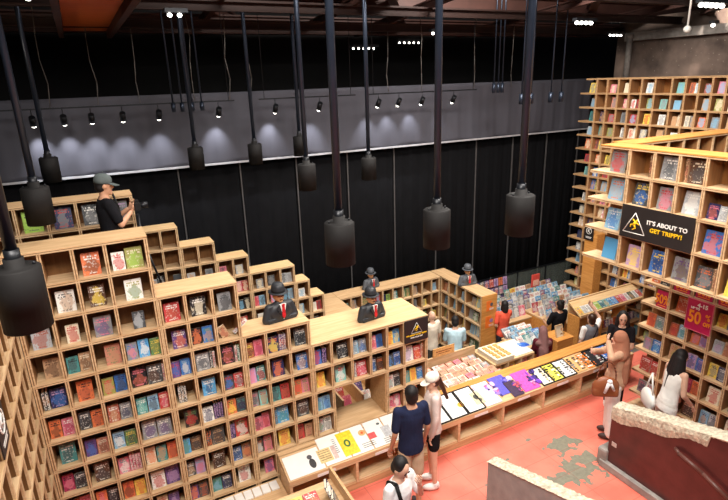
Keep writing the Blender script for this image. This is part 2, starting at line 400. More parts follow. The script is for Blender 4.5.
# track lights washing the banner
def track(x0, x1, label):
    t = empty('light_track', (x0, 9.75, 4.735)); tag(t, label, 'light track')
    MB().box(0, x1-x0, -.012, .012, -.012, .012).build('rail', M['black_metal'], t)
    for x in (0.1, x1-x0-.1): MB().tube((x, 0, .012), (x, 0, 3.16), .006, n=8).build('hanger', M['black_metal'], t)
for x0, x1, l in ((-1.9, 2.5, 'thin black light track across the left of the banner'), (2.95, 4.9, 'thin black light track across the middle of the banner'), (5.2, 7.9, 'thin black light track across the right of the banner')): track(x0, x1, l)
M['lamp_glow'] = mat('lamp_glow', (255, 250, 240), .5, emit=9)
SPX = [(-.62, 'first'), (-.2, 'second'), (.19, 'third'), (.65, 'fourth'), (1.21, 'fifth'), (2.21, 'sixth'), (3.25, 'seventh'), (4.13, 'eighth'), (5.42, 'ninth'), (5.9, 'tenth'), (6.47, 'eleventh'), (7.28, 'twelfth')]
for x, nm in SPX:
    t = empty('track_spotlight', (x, 9.75, 4.72)); tag(t, 'small glowing track spotlight, %s from the left along the grey banner' % nm, 'spotlight', 'track spotlights above the banner')
    MB().tube((0, 0, 0), (0, 0, -.10), .008, n=8).build('stem', M['black_metal'], t)
    hd = MB().tube((0, -.04, -.10), (0, .05, -.22), .045, .05).build('lamp_head', M['black_metal'], t)
    MB().ell((0, .055, -.232), (.036, .036, .03), sub=2).build('lens', M['lamp_glow'], hd)
    spot('spot', (x, 10.02, 4.47), (x+.02, 10.36, 3.75), 12 if x > 7 else 62 if x < 5 else 48, 62, 1, col=(.93, .95, 1), rad=.02)
# tiny bright lamps up in the roof
def roof_lamp(p, label, s=.05, n=1, sp=.12):
    t = empty('roof_lamp', p); tag(t, label, 'ceiling lamp')
    MB().box(-.04, sp*n, -.05, .05, .05, .10).build('housing', M['black_metal'], t)
    for i in range(n): MB().ell((i*sp+.02, 0, .02), (s*.6, s*.6, s*.5), sub=2).build('bulb', M['lamp_glow'], t)
for p, l, s, n in (((6.45, 9.38, 5.82), 'bright white roof lamp over the middle of the hall', .05, 1), ((5.3, 10.6, 5.62), 'row of small bluish roof lamps left of the middle rod', .035, 5), ((6.3, 10.4, 5.72), 'row of small bluish roof lamps behind the middle rod', .035, 5),
                   ((8.2, 7.4, 5.85), 'row of warm roof lamps above the far bookcase', .06, 4), ((11.2, 9.1, 5.80), 'row of small roof lamps just over the far bookcase', .045, 4), ((7.85, 4.95, 5.83), 'cluster of white roof lamps at the upper right', .06, 5), ((10.6, 6.4, 5.75), 'single white roof lamp near the security camera', .06, 1),
                   ((1.22, 7.6, 5.84), 'pair of white roof lamps right of the orange panel', .05, 2), ((-.26, 6.6, 5.85), 'white roof lamp in the upper left corner', .05, 1)):
    roof_lamp(p, l, s, n)
t = empty('security_camera', (10.8, 7.0, 5.76)); tag(t, 'white dome security camera hanging from the beam above the far bookcase', 'camera')
MB().ell((0, 0, 0), (.07, .07, .07)).build('dome', M['white'], t); MB().tube((0, 0, .05), (0, 0, 2.13), .02).build('stem', M['white'], t)
t = empty('wall_pipe', (12.7, 9.7, 4.6)); tag(t, 'grey vertical pipe with a cap standing behind the far bookcase', 'pipe')
MB().tube((0, 0, 0), (0, 0, 1.2), .07).build('pipe', M['concrete'], t); MB().tube((0, 0, 1.2), (0, 0, 1.3), .09).build('cap', M['concrete'], t)
# hanging cables in the dark upper part
M['cable'] = mat('grey_cable', (96, 92, 88), .6)
for ci_, (x, y) in enumerate(((-.35, 10.1), (.35, 10.2), (1.0, 10.3), (1.9, 10.1), (2.5, 10.0), (2.95, 10.2), (4.6, 10.1), (5.9, 10.2), (6.6, 10.0), (7.2, 10.1), (8.1, 10.1), (9.1, 10.0))):
    mb = MB(); p = Vector((x, y, 7.9)); rnd = random.Random(int(x*10))
    for i in range(9):
        q = Vector((x+rnd.uniform(-.03, .03), y, 7.9-(i+1)*.35)); mb.tube(p, q, .007, n=6); p = q
    tag(mb.build('hanging_cable', M['cable']), 'thin grey cable hanging above the banner, %s from the left' % ORD[ci_+1], 'cable', 'thin cables above the banner')
# ---------------------------------------------------------------- pendant lamps
def pendant(x, y, z, label, d=.25, h=.36, rr=.032):
    t = empty('pendant_lamp', (x, y, z-h/2)); tag(t, label, 'pendant lamp', 'black cylinder pendants on long rods')
    shade = MB().lathe([(d/2-.012, .012), (d/2, 0), (d/2, h-.01), (d/2-.012, h), (rr*1.6, h), (rr*1.6, h+.05)]).build('lamp_shade', M['black'], t)
    MB().tube((0, 0, h+.04), (0, 0, 7.9-z+h/2), rr).build('rod', M['rod'], t)
    MB().tube((0, 0, h-.002), (0, 0, h+.10), rr*1.25).build('collar', M['black_metal'], t)
    for s in (-1, 1): MB().tube((s*d*.36, 0, h-.002), (s*d*.36, 0, h+.016), .008, n=8).build('screw', M['black_metal'], shade)
    return t
for x, y, z, l in ((-.44, 3.33, 3.91, 'large black pendant at the left edge, nearest the camera'), (-.48, 5.92, 3.95, 'black pendant in front of the green book at upper left'), (-.48, 9.0, 3.9, 'black pendant against the banner left of the man in a cap'),
                   (1.76, 3.88, 3.72, 'large black pendant in front of the curtain above two busts'), (2.77, 3.93, 3.68, 'large black pendant above the end of the low U bookcase'), (3.35, 3.48, 3.82, 'large black pendant right of the centre, above the rear tables'),
                   (1.62, 9.15, 3.86, 'smaller black pendant below the fifth banner spotlight'), (2.72, 9.5, 3.8, 'smaller black pendant between the fifth and sixth spotlights'), (3.62, 9.6, 3.86, 'farthest small black pendant, centre left of the banner'),
                   (2.68, 6.91, 3.75, 'medium black pendant just left of the long centre rod'), (4.15, 7.85, 3.6, 'medium black pendant at the lower banner edge, middle')):
    pendant(x, y, z, l)
def small_hanging(px, y, z, d, h, label, grp):
    t = empty('hanging_socket', (px, y, z)); tag(t, label, 'hanging lamp', grp)
    MB().tube((0, 0, 0), (0, 0, h), d/2).build('socket', M['rod'], t); MB().tube((0, 0, h), (0, 0, 7.9-z), .014, n=8).build('cord', M['rod'], t)
for i, x in enumerate((1.42, 1.56, 1.72, 1.88)): small_hanging(x, 9.5, 4.6, .07, .14, 'slim hanging socket over the left banner, %s in its row of four' % ORD[i+1], 'four slim sockets over the left of the banner')
for i, x in enumerate((8.0, 8.12, 8.23)): small_hanging(x, 9.3, 4.66, .075, .2, 'slim hanging socket left of the longest rod, %s of a cluster of three' % ORD[i+1], 'three slim sockets right of the centre')
for i, x in enumerate((7.95, 8.2, 8.75, 9.05)): small_hanging(x, 8.4, 4.45, .1, .2, 'small black hanging socket near the far bookcase, %s of four' % ORD[i+1], 'four small sockets near the far bookcase')

# ---------------------------------------------------------------- bookcases
TH = .034
def bookcase(label, loc, rz, xs, zs, cells=None, depth=.42, inner=.28, name='bookcase', mats=None, group=None, cat='bookcase', lipx=0, side_lip=None):
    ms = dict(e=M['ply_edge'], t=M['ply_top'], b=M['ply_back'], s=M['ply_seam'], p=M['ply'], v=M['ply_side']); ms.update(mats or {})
    t = empty(name, loc, rz); tag(t, label, cat, group)
    nc, nr = len(xs)-1, len(zs)-1
    S = cells if cells is not None else {(r, c) for r in range(nr) for c in range(nc)}
    top_r = {c: min([r for r, cc in S if cc == c], default=99) for c in range(nc)}
    for li in range(nr+1):
        c = 0
        while c < nc:
            on = lambda c: (li-1, c) in S or (li, c) in S
            if on(c):
                c0 = c; istop = top_r[c] == li
                while c < nc and on(c) and (top_r[c] == li) == istop: c += 1
                x0, x1 = xs[c0]-TH/2, xs[c]+TH/2; z = zs[li]
                dd = depth if istop else inner
                if side_lip and not istop: x0 -= side_lip
                mb = MB()
                mb.box(x0, x1, 0, dd, z-TH*.5, z-TH*.12); mb.mi = 2; mb.box(x0, x1, .004, dd, z-TH*.12, z+TH*.08)
                mb.mi = 1 if istop else 0; mb.box(x0, x1, 0, dd, z+TH*.08, z+TH*.5)
                mb.build('top_board' if istop else 'shelf_board', (ms['e'], ms['t'], ms['s']), t)
            else: c += 1
    for ci in range(nc+1):
        r = 0
        while r < nr:
            on = lambda r: (r, ci-1) in S or (r, ci) in S
            if on(r):
                r0 = r
                while r < nr and on(r): r += 1
                edge = all(((q, ci-1) in S) != ((q, ci) in S) for q in range(r0, r))
                if side_lip and ci == 0: continue
                dd = depth if edge else inner
                z1, z0 = zs[r0]-TH/2+.001, zs[r]-TH/2
                x = xs[ci]; mb = MB()
                mb.box(x-TH*.5, x-TH*.12, .003, .02, z0, z1); mb.box(x+TH*.12, x+TH*.5, .003, .02, z0, z1)
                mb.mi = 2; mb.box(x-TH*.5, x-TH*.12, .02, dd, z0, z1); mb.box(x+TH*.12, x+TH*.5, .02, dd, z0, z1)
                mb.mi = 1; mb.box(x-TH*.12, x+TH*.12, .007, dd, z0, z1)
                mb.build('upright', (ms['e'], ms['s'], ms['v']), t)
            else: r += 1
    mb = MB()
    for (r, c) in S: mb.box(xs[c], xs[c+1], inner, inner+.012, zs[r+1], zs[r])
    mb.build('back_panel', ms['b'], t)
    if depth > inner+.05:
        mb = MB()
        for (r, c) in S: mb.box(xs[c], xs[c+1], depth-.014, depth-.002, zs[r+1], zs[r])
        mb.build('rear_panel', ms['p'], t)
    return t

XS = [v*5.5 for v in (-.146, -.097, -.048, .003, .074, .123, .174, .225, .273, .324, .373, .421, .472, .521, .566, .614, .682)]
ZS = [3.59-.33*k for k in range(12)]
def block(c0, c1, r0, r1, label, depth, holes=()):
    x0 = XS[c0]
    cells = {(r-r0, c-c0) for r in range(r0, r1) for c in range(c0, c1) if (r, c) not in holes}
    dx = .018 if c0 else 0
    xs = [x-x0 for x in XS[c0:c1+1]]; xs[0] += dx; xs[-1] -= .018
    return bookcase(label, (x0, 5.5, 0), 0, xs, ZS[r0:r1+1], cells, depth, group='stepped bookcases at the front')
block(0, 4, 0, 11, 'tallest plywood bookcase at the left end of the front row', .42)
block(4, 7, 2, 11, 'second tallest plywood bookcase, three cells wide, right of the tallest', .42)
block(7, 10, 4, 11, 'plywood bookcase with a bowler hat bust on it, left of the long low one', .40)
hole = {(r, c) for r in (7, 8) for c in (11, 12, 13)}
block(10, 16, 5, 9, 'long low plywood bookcase with a hatch opening and a black warning sign', .70, hole)
# lower body of the hatch bookcase and deep hatch lining
t = empty('hatch_lining', (XS[11], 5.5, .6)); tag(t, 'deep plywood sill and cheeks lining the hatch opening of the low bookcase', 'hatch')
wl = XS[14]-XS[11]
MB().box(.02, wl-.02, .0, .46, 0, .03).build('sill', M['ply_top'], t)
MB().box(wl-.035, wl-.017, .02, .46, .03, .66).build('cheek', M['ply'], t)

# left wing facing right
wl_cells = {(r, c) for r in range(0, 11) for c in range(0, 9)}
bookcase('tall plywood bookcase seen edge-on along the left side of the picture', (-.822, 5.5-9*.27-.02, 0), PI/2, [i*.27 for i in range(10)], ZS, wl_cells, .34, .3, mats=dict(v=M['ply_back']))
# note: local x runs toward the front row here

# left back shelf behind the man
bookcase('plywood bookcase behind the tallest one, with a lime green book', (-1.75, 7.0, 0), 0, [0, .3, .62, .93, 1.24, 1.55, 1.86, 2.16], [3.75-.33*k for k in range(5)], None, .36, .26)
# back staircase of cases
BX = [.02+.27*i for i in range(0, 14)]
def top_row(c):
    x = BX[c]
    return 0 if x < .95 else 1 if x < 1.55 else 2 if x < 2.05 else 3 if x < 2.9 else 4 if x < 3.2 else 5
BZ = [2.87-.33*k for k in range(12)]
seg = [(0, 4, 0, 'left end'), (4, 6, 1, 'second step'), (6, 8, 2, 'third step'), (8, 11, 3, 'fourth step'), (11, 12, 4, 'fifth step'), (12, 13, 5, 'lowest step')]
for c0, c1, r0, lb in seg:
    xs = [x-BX[c0] for x in BX[c0:c1+1]]; xs[0] += .018; xs[-1] -= .018
    bookcase('pale plywood bookcase at the back, %s of the rear stepped run' % lb, (BX[c0], 8.6, 0), 0, xs, BZ[r0:12], None, .36, .27, group='stepped bookcases at the back', mats=dict(t=M['pale']))
# raised landing the man stands on, with steps down to the right
M['landing'] = mat('dark_landing', (60, 52, 46), .8)
t = empty('stepped_landing', (-1.6, 5.95, -1)); tag(t, 'dark stepped landing between the front and rear bookcases', 'steps')
for i, (x0, x1, z) in enumerate(((0, 2.6, 3.37), (2.6, 3.0, 2.9), (3.0, 3.3, 2.5))): MB().box(x0, x1, 0, 1.0, 0, z).build('step', M['landing'], t)

# U shaped low bookcases on the lower floor
UZ = [.75-.33*k for k in range(6)]
bookcase('low plywood bookcase forming the back of the U, bust standing on it', (4.12, 9.2, 0), 0, [.02]+[.25*i for i in range(1, 10)]+[2.46], UZ, None, .42, .28)
bookcase('low plywood bookcase forming the right arm of the U, bust at its end', (6.62, 9.62, 0), -PI/2, [.02, .42, .70, .98, 1.28, 1.8], UZ, None, .38, .3, mats=dict(t=M['ply_top']))
bookcase('short plywood bookcase closing the left arm of the U', (3.55, 8.62, 0), 0, [.02, .28, .55], UZ, None, 1.0, .28)
t = empty('end_panel', (6.63, 7.8, -1)); tag(t, 'orange-brown plywood end panel of the U carrying two posters', 'panel')
MB().box(0, .38, -.02, 0, 0, 1.765).build('board', M['ply_warm'], t)
def framed(name, w_, h_, loc, rz, tilt, bg, parts, label, cat, frame=None, group=None, th=.012):
    # a flat sheet lying or hanging: local x = width, local z = height, front -y; parts = coloured rectangles / ellipses (kind, x, z, w, h, material)
    t = empty(name, loc); t.rotation_euler = (tilt, 0, rz)
    tag(t, label, cat, group)
    MB().box(-w_/2, w_/2, 0, th, 0, h_).build('sheet', bg, t)
    if frame:
        mb = MB(); f = .014
        mb.box(-w_/2-f, w_/2+f, -.012, th, -f, 0); mb.box(-w_/2-f, w_/2+f, -.012, th, h_, h_+f); mb.box(-w_/2-f, -w_/2, -.012, th, 0, h_); mb.box(w_/2, w_/2+f, -.012, th, 0, h_)
        mb.build('frame', frame, t)
    for i, (kd, x, z, a, bh, m) in enumerate(parts):
        mb = MB(); y = -.0015-.0006*i
        if kd == 'r': mb.box((x-a/2)*w_, (x+a/2)*w_, y, 0, (z-bh/2)*h_, (z+bh/2)*h_)
        else: mb.prism([(x*w_+a/2*w_*math.cos(q*PI/10), z*h_+bh/2*w_*math.sin(q*PI/10)) for q in range(20)], y, 0)
        mb.build('printed_picture' if kd != 't' else 'print', m, t)
    return t
cm = {}
def cmat(rgb, var=.25, scale=30):
    k = (rgb, var)
    if k not in cm: cm[k] = mat('print_%d_%d_%d' % rgb, rgb, .5, var=var, scale=scale)
    return cm[k]
framed('poster', .13, .22, (6.80, 7.775, .42), 0, 0, M['orange'], [('e', .5, .62, .6, .6, cmat((90, 90, 100))), ('r', .5, .2, .8, .2, cmat((240, 200, 180)))], 'small orange poster with a grey figure, upper of two on the end panel', 'poster')
framed('poster', .15, .26, (6.80, 7.775, .04), 0, 0, M['orange'], [('e', .5, .6, .6, .6, cmat((150, 120, 160))), ('r', .5, .2, .8, .2, cmat((240, 180, 150)))], 'small orange poster with a pink figure, lower of two on the end panel', 'poster')

# ---------------------------------------------------------------- books
PAL = dict(red=((196, 44, 44), 'red'), pnk=((226, 116, 138), 'pink'), org=((226, 110, 44), 'orange'), yel=((240, 206, 40), 'yellow'), olv=((150, 150, 62), 'olive green'), grn=((86, 132, 78), 'green'),
           teal=((60, 142, 140), 'teal'), lbl=((124, 176, 206), 'light blue'), blu=((40, 110, 190), 'blue'), nvy=((38, 44, 92), 'navy'), pur=((98, 66, 128), 'purple'), lil=((188, 150, 196), 'lilac'),
           blk=((34, 32, 36), 'black'), dgy=((70, 74, 78), 'dark grey'), gry=((136, 138, 140), 'grey'), wht=((232, 230, 222), 'white'), crm=((226, 214, 184), 'cream'), tan=((192, 150, 108), 'tan'), brn=((94, 62, 42), 'brown'), sky=((70, 160, 214), 'sky blue'),
           mag=((176, 34, 84), 'magenta'), rus=((172, 82, 56), 'rust'), sil=((176, 182, 186), 'silver'), lime=((150, 196, 50), 'lime green'), ter=((206, 128, 104), 'terracotta'), sea=((120, 190, 180), 'sea green'))
def book_mesh(w_, h_, t_):
    bm = bmesh.new(); uvl = bm.loops.layers.uv.new('UVMap')
    def bx(x0, x1, y0, y1, z0, z1, mi):
        vs = [bm.verts.new(p) for p in ((x0, y0, z0), (x1, y0, z0), (x1, y1, z0), (x0, y1, z0), (x0, y0, z1), (x1, y0, z1), (x1, y1, z1), (x0, y1, z1))]
        for q in ((3, 2, 1, 0), (4, 5, 6, 7), (0, 1, 5, 4), (1, 2, 6, 5), (2, 3, 7, 6), (3, 0, 4, 7)):
            f = bm.faces.new([vs[i] for i in q]); f.material_index = mi
            for l in f.loops:
                c = l.vert.co
                if q == (0, 1, 5, 4): l[uvl].uv = ((c.x/w_)+.5, c.z/h_)
                elif q == (3, 0, 4, 7): l[uvl].uv = (.1+.8*c.z/h_, .66+.22*(c.y/t_))
                else: l[uvl].uv = (-.5, -.5)
    c = .0025
    bx(-w_/2, w_/2, 0, c, 0, h_, 0); bx(-w_/2, w_/2, t_-c, t_, 0, h_, 0); bx(-w_/2, -w_/2+c, c, t_-c, 0, h_, 0)
    bx(-w_/2+c, w_/2-.004, c, t_-c, .003, h_-.003, 1)
    me = bpy.data.meshes.new('book'); bm.to_mesh(me); bm.free(); me.materials.append(M['cover']); me.materials.append(M['cream']); return me
def mute(c, k=1.0, g=.14):
    l = .3*c[0]+.55*c[1]+.15*c[2]
    return tuple((v*(1-g)+l*g)*k for v in c[:3])+(1,)
bmesh_cache = {}
bcount = 0
def book(loc, rz, w_, h_, t_, cols, label, group, tilt=-.16, roll=0, name='book', cat='book'):
    global bcount
    key = (round(w_*200), round(h_*100), round(t_*200))
    if key not in bmesh_cache: bmesh_cache[key] = book_mesh(key[0]/200, key[1]/100, max(key[2], 1)/200)
    o = bpy.data.objects.new(name, bmesh_cache[key]); C.objects.link(o)
    o.location = loc; o.rotation_euler = (tilt, roll, rz)
    c = [mute(lin(PAL[k][0])) for k in cols]
    o.color = c[0]; o['c2'] = list(c[1]); o['c3'] = list(c[2])
    tag(o, label, cat, group); bcount += 1
    return o
AUTO2 = dict(red='wht', pnk='red', org='blk', yel='red', olv='crm', grn='wht', teal='wht', lbl='nvy', blu='wht', nvy='lil', pur='wht', lil='pur', blk='wht', dgy='wht', gry='wht', wht='red', crm='red', tan='brn', brn='crm', sky='wht', mag='org', rus='crm', sil='nvy', lime='dgy', ter='crm', sea='red')
AUTO3 = dict(red='rus', pnk='mag', org='rus', yel='org', olv='yel', grn='teal', teal='nvy', lbl='tan', blu='lbl', nvy='pur', pur='org', lil='nvy', blk='gry', dgy='tan', gry='pnk', wht='gry', crm='org', tan='rus', brn='dgy', sky='nvy', mag='red', rus='brn', sil='dgy', lime='olv', ter='brn', sea='tan')
def parse(tok):
    # "s3:nvy" = three spine-out copies, "big:red/wht/dgy" = one large book, "L" / "R" prefix offset
    kind = 'f'
    if ':' in tok: kind, tok = tok.split(':')
    p = tok.split('/'); 
    if len(p) < 2: p.append(AUTO2[p[0]])
    if len(p) < 3: p.append(AUTO3[p[0]])
    return kind, p
def cname(p): return PAL[p[0]][1]+(' and '+PAL[p[1]][1] if p[1] in ('org', 'yel', 'red', 'pnk', 'blk', 'wht', 'blu', 'nvy', 'teal') and p[1] != p[0] else '')
NUM = {1: '', 2: 'two', 3: 'three', 4: 'four', 5: 'five', 6: 'six'}
def fill_cell(spec, x0, x1, z, place, where, group, hmax=.27, scale=1.0, yf=.07, cat='book'):
    toks = spec.split(); lx = x0+TH/2+.008; rx = x1-TH/2-.008
    items = [parse(t) for t in toks if t not in ('.',)]
    lead = toks[0] == '.' if toks else False
    W = rx-lx; names = []
    flat = []
    for kd, p in items:
        if kd[0] == 's': flat += [('s', p)]*int(kd[1:] or 1)
        else: flat.append((kd, p))
    n = len(flat)
    if not n: return
    base = {'f': .118, 's': .024, 'big': .165, 'b': .15, 'lie': .05, 'sq': .15}
    ws = [base[k]*scale for k, _ in flat]
    tot = sum(ws)+.006*(n-1)
    if tot > W: ws = [q*(W-.006*(n-1))/sum(ws) for q in ws]; tot = W
    x = rx-tot if lead else lx+(W-tot)*(.5 if n == 1 else .35)
    for i, ((kd, p), ww) in enumerate(zip(flat, ws)):
        rnd = random.Random(hash_(where+str(i)))
        if n == 1: pos = ''
        elif i == 0: pos = 'leftmost of %s, ' % NUM[n]
        elif i == n-1: pos = 'rightmost of %s, ' % NUM[n]
        elif n == 3: pos = 'middle of three, '
        else: pos = '%s of %s, ' % (ORD[i+1], NUM[n])
        if n == 2: pos = ('left' if i == 0 else 'right')+' of two, '
        lab = '%s book, %s%s' % (cname(p), pos, where)
        if len(lab.split()) > 16: lab = '%s book, %s%s' % (PAL[p[0]][1].split()[-1], pos, where)
        if len(lab.split()) > 16: lab = lab.replace(' of two,', ',').replace('rightmost of', 'last of').replace('leftmost of', 'first of').replace(' upper right bookcase', ' upper right shelves')
        if kd == 's':
            hh = rnd.uniform(.195, .21)*scale; th = ww
            pos3, rz = place(x+ww/2, yf, z, )
            # spine faces out: rotate the book so its spine side looks forward
            o = book(pos3, rz, .14*scale, hh, th, p, lab+'', group, tilt=0)
            o.rotation_euler = (0, 0, rz+PI/2)
            v = Matrix.Rotation(rz, 3, 'Z') @ Vector((th/2, .07*scale, 0)); o.location = Vector(pos3)+v
        elif kd == 'lie':
            pos3, rz = place(x+.05+.03*i, yf, z+.004)
            o = book(pos3, rz, .09 if i == 0 else .035, .15 if i == 0 else .20, .03, p, lab, group, tilt=-.05, roll=R(-24 if i == 0 else 52))
            if i: o.location.z += .03
        else:
            asp = {'f': 1.5, 'big': 1.28, 'b': 1.36, 'sq': 1.1}[kd]
            hh = min(ww*asp*rnd.uniform(.96, 1.05), hmax) if kd != 'f' else min(.178*scale*rnd.uniform(.95, 1.08), hmax)
            th = rnd.choice((.02, .025, .03))
            pos3, rz = place(x+ww/2, yf+rnd.uniform(-.01, .012), z)
            book(pos3, rz, ww-.004, hh, th, p, lab, group, tilt=-rnd.uniform(.12, .22))
        x += ww+.006
def hash_(s):
    h = 0
    for ch in s: h = (h*131+ord(ch)) & 0xffffff
    return h
FRONT = {
 0: ['', '', 'big:org/wht/brn', 'f:wht/red/red big:olv/crm/lime'],
 1: ['', 'big:wht/dgy/tan', 'b:brn/wht/yel', 'big:wht/olv/grn'],
 2: ['big:sil/rus/rus', 'f:crm/red/red', 'big:gry/pnk/pur', 'f:dgy/gry/sil . ', 'big:red/wht/rus', 'big:blk/wht/crm', 'b:gry/dgy/blk'],
 3: ['. b:tan/brn/brn', 'f:teal/blk/dgy f:tan/crm/brn', '. b:ter/grn/tan', 'f:gry/blu/pnk f:sky/blu/wht f:grn/yel/olv', '. b:pur/wht/org', 'f:blk/rus/org f:blu/teal/tan', 'lie:tan lie:wht'],
 4: ['s2:dgy b:nvy/lil/blu', 'b:org/blk/rus', 'f:olv/red/ter f:blu/nvy/dgy', 'b:blk/pnk/rus b:dgy/wht/brn s1:wht', 'f:pur/red/blu f:blu/lbl/wht', 'b:gry/wht/dgy s1:blk s1:wht', 'b:blk/pnk/rus s1:wht s1:grn', 'f:rus/yel/brn f:pnk/red/mag', 'b:nvy/org/yel s3:pur', '. b:dgy/wht/blk'],
 5: ['f:org/blk/brn f:pnk/wht/mag', 'f:dgy/wht/blk f:org/blk/rus', 'f:rus/wht/tan f:gry/wht/nvy', 'f:teal/wht/sea f:lbl/nvy/dgy f:red/crm/pnk', 's3:dgy/wht . ', 'b:sky/wht/nvy', 'f:dgy/red/blu f:red/wht/gry', 'f:lil/pnk/pnk f:teal/wht/red', 'b:nvy/org/org', '. b:blu/wht/tan', 'f:blu/red/red s2:nvy', '. b:blk/wht/dgy', 'f:lbl/wht/gry f:gry/wht/blu', 'f:pnk/wht/red f:blu/dgy/nvy', 'f:yel/red/org f:sky/blu/yel'],
 6: ['b:teal/wht/dgy', 'f:pur/nvy/blu f:ter/crm/brn', 'f:lbl/nvy/wht f:grn/yel/dgy', 'b:gry/wht/pur b:gry/wht/pur', '. b:blk/grn/red', 'b:wht/nvy/nvy s4:nvy', 'f:org/blk/yel f:dgy/teal/nvy', 'f:gry/pnk/dgy f:sea/red/tan', 'f:teal/blk/dgy f:red/blk/rus', 'f:org/grn/red f:pnk/grn/tan', 'f:yel/org/org', 'b:sea/red/wht', 's2:gry/wht b:red/wht/pnk', 'f:dgy/wht/blu f:brn/org/blk', 'f:dgy/lbl/blu f:blu/wht/nvy', 'b:wht/gry/lil f:red/wht/org s1:crm'],
 7: ['f:mag/blk/pnk f:dgy/wht/blk', 'b:brn/wht/dgy', 'f:pnk/teal/wht s4:pnk/wht', 'f:crm/org/org f:teal/tan/tan f:org/red/rus', 'f:sky/teal/grn b:brn/tan/dgy', 's2:blk/org b:dgy/tan/brn', 's2:nvy b:red/grn/wht', 'b:pnk/red/blk f:pnk/mag/red', 's1:lbl b:sky/wht/teal', 'b:dgy/wht/brn', 'f:lbl/blu/teal f:lbl/nvy/blu', '', '', '', 'f:wht/red/teal f:dgy/wht/blk', 'f:teal/tan/sea f:yel/org/org f:blu/wht/sky'],
 8: ['f:org/blk/rus f:pnk/red/mag', 'f:org/red/pnk f:blk/wht/dgy', 'f:org/red/blk f:yel/org/org', 'b:wht/rus/red b:pur/nvy/lil', 'f:dgy/wht/tan f:lil/lbl/pnk', 'b:brn/wht/blk', 'f:blu/wht/dgy f:tan/nvy/org', 'f:dgy/org/wht f:pnk/grn/ter', 'b:yel/red/org', 'f:red/blk/rus f:tan/brn/ter', 'f:sil/red/grn f:wht/blk/gry', '', '', '', 'f:pnk/wht/mag f:pnk/gry/wht', 'b:org/red/ter'],
 9: ['f:red/wht/org', 'f:red/blk/org f:tan/red/org', 's2:red f:org/red/yel', 'f:crm/red/ter f:pur/nvy/lil', 'f:pur/org/org f:dgy/org/rus', 'f:teal/grn/lbl f:nvy/wht/dgy', 'b:wht/gry/red', '. f:pnk/blu/pur', ''],
}
G1 = 'books facing out in the front stepped bookcases'
for r, row in FRONT.items():
    for c, spec in enumerate(row):
        if not spec: continue
        fill_cell(spec, XS[c], XS[c+1], ZS[r+1]+TH/2+.001, lambda x, y, z: ((x, 5.5+y, z), 0), '%s row down, %s cell, front bookcases' % (ORD[r+1], ORD[c+1]), G1)

# left back shelf books
LBX = [0, .3, .62, .93, 1.24, 1.55, 1.86, 2.16]
for i, (sp_, x) in enumerate((('big:brn/pnk/gry', .3), ('big:lime/dgy/lime', .62), ('big:nvy/red/gry', .93), ('big:dgy/wht/gry', 1.24), ('big:gry/lil/dgy', 1.55))):
    x = LBX[i+2]
    fill_cell(sp_, x, LBX[i+3], 3.42+TH/2+.001, lambda x, y, z: ((-1.75+x, 7.0+y, z), 0), '%s cell, top row behind the capped man' % ORD[i+3], 'large books in the bookcase behind the man', scale=1.2)

# ---------------------------------------------------------------- right hand bookcases
UX = 5.75
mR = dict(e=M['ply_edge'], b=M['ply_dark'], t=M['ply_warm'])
# upper case: local x runs toward -Y
uy = [4.62, 4.22, 3.90, 3.60, 3.30, 3.00, 2.70, 2.35, 2.0]
uxs = [uy[0]-v for v in uy]
UZr = [4.13, 3.80, 3.45, 3.07, 2.67]
sign_cells = {(2, 1), (2, 2), (2, 3)}
bookcase('tall plywood bookcase on the right with the wide black slogan sign', (UX, uy[0], 0), -PI/2, uxs, UZr, None, .34, .28, mats=mR, side_lip=.12)
bookcase('plywood bookcase running away behind the right hand one, top seen as a strip', (UX+.36, 4.42, 0), 0, [.02, .35, .68, 1.0, 1.33, 1.66, 2.0, 2.35], UZr[:3], None, .33, .28, mats=mR)
# lower case
LX = 6.9
ly = [4.56, 4.18, 3.88, 3.58, 3.29, 3.00, 2.71, 2.42, 2.13]
lxs = [ly[0]-v for v in ly]
LZ = [2.44, 2.09, 1.77, 1.40, 1.03, .66, .29, .03]
bookcase('lower plywood bookcase on the right holding sale books', (LX, ly[0], 0), -PI/2, lxs, LZ, None, .34, .28, mats=mR, side_lip=.015)
mt = dict(name=None)
def plR(X, Y0): return lambda x, y, z: ((X+y, Y0-x, z), -PI/2)
UPR = {0: ['big:gry/red/red', '. s2:tan', 'big:gry/wht/dgy', 's1:tan b:brn/crm/dgy', '. s2:tan', 'big:dgy/sil/gry', 'b:tan'],
       1: ['big:lbl/org/sil', 'big:dgy/yel/blu', 'b:gry/red/pnk', 'big:sil/wht/wht', 'b:nvy/pnk/rus b:sil/wht/gry', 'b:dgy', 'b:blu'],
       2: ['big:lbl/wht/blu', '', '', '', 'big:blu/red/org', 'b:gry/wht', 'b:crm'],
       3: ['big:sky/sky/sky', 'b:lil/yel/yel', 'b:blu/yel/nvy', 'big:gry/pur/brn', 'b:dgy/org/gry s2:tan', 'big:yel/olv/gry', 'b:gry']}
for r, row in UPR.items():
    for c, sp_ in enumerate(row):
        if sp_: fill_cell(sp_, uxs[c], uxs[c+1], UZr[r+1]+TH/2+.001, plR(UX, uy[0]), '%s row, %s cell, upper right bookcase' % (ORD[r+1], ORD[c+1]), 'books in the upper right bookcase', scale=1.25)
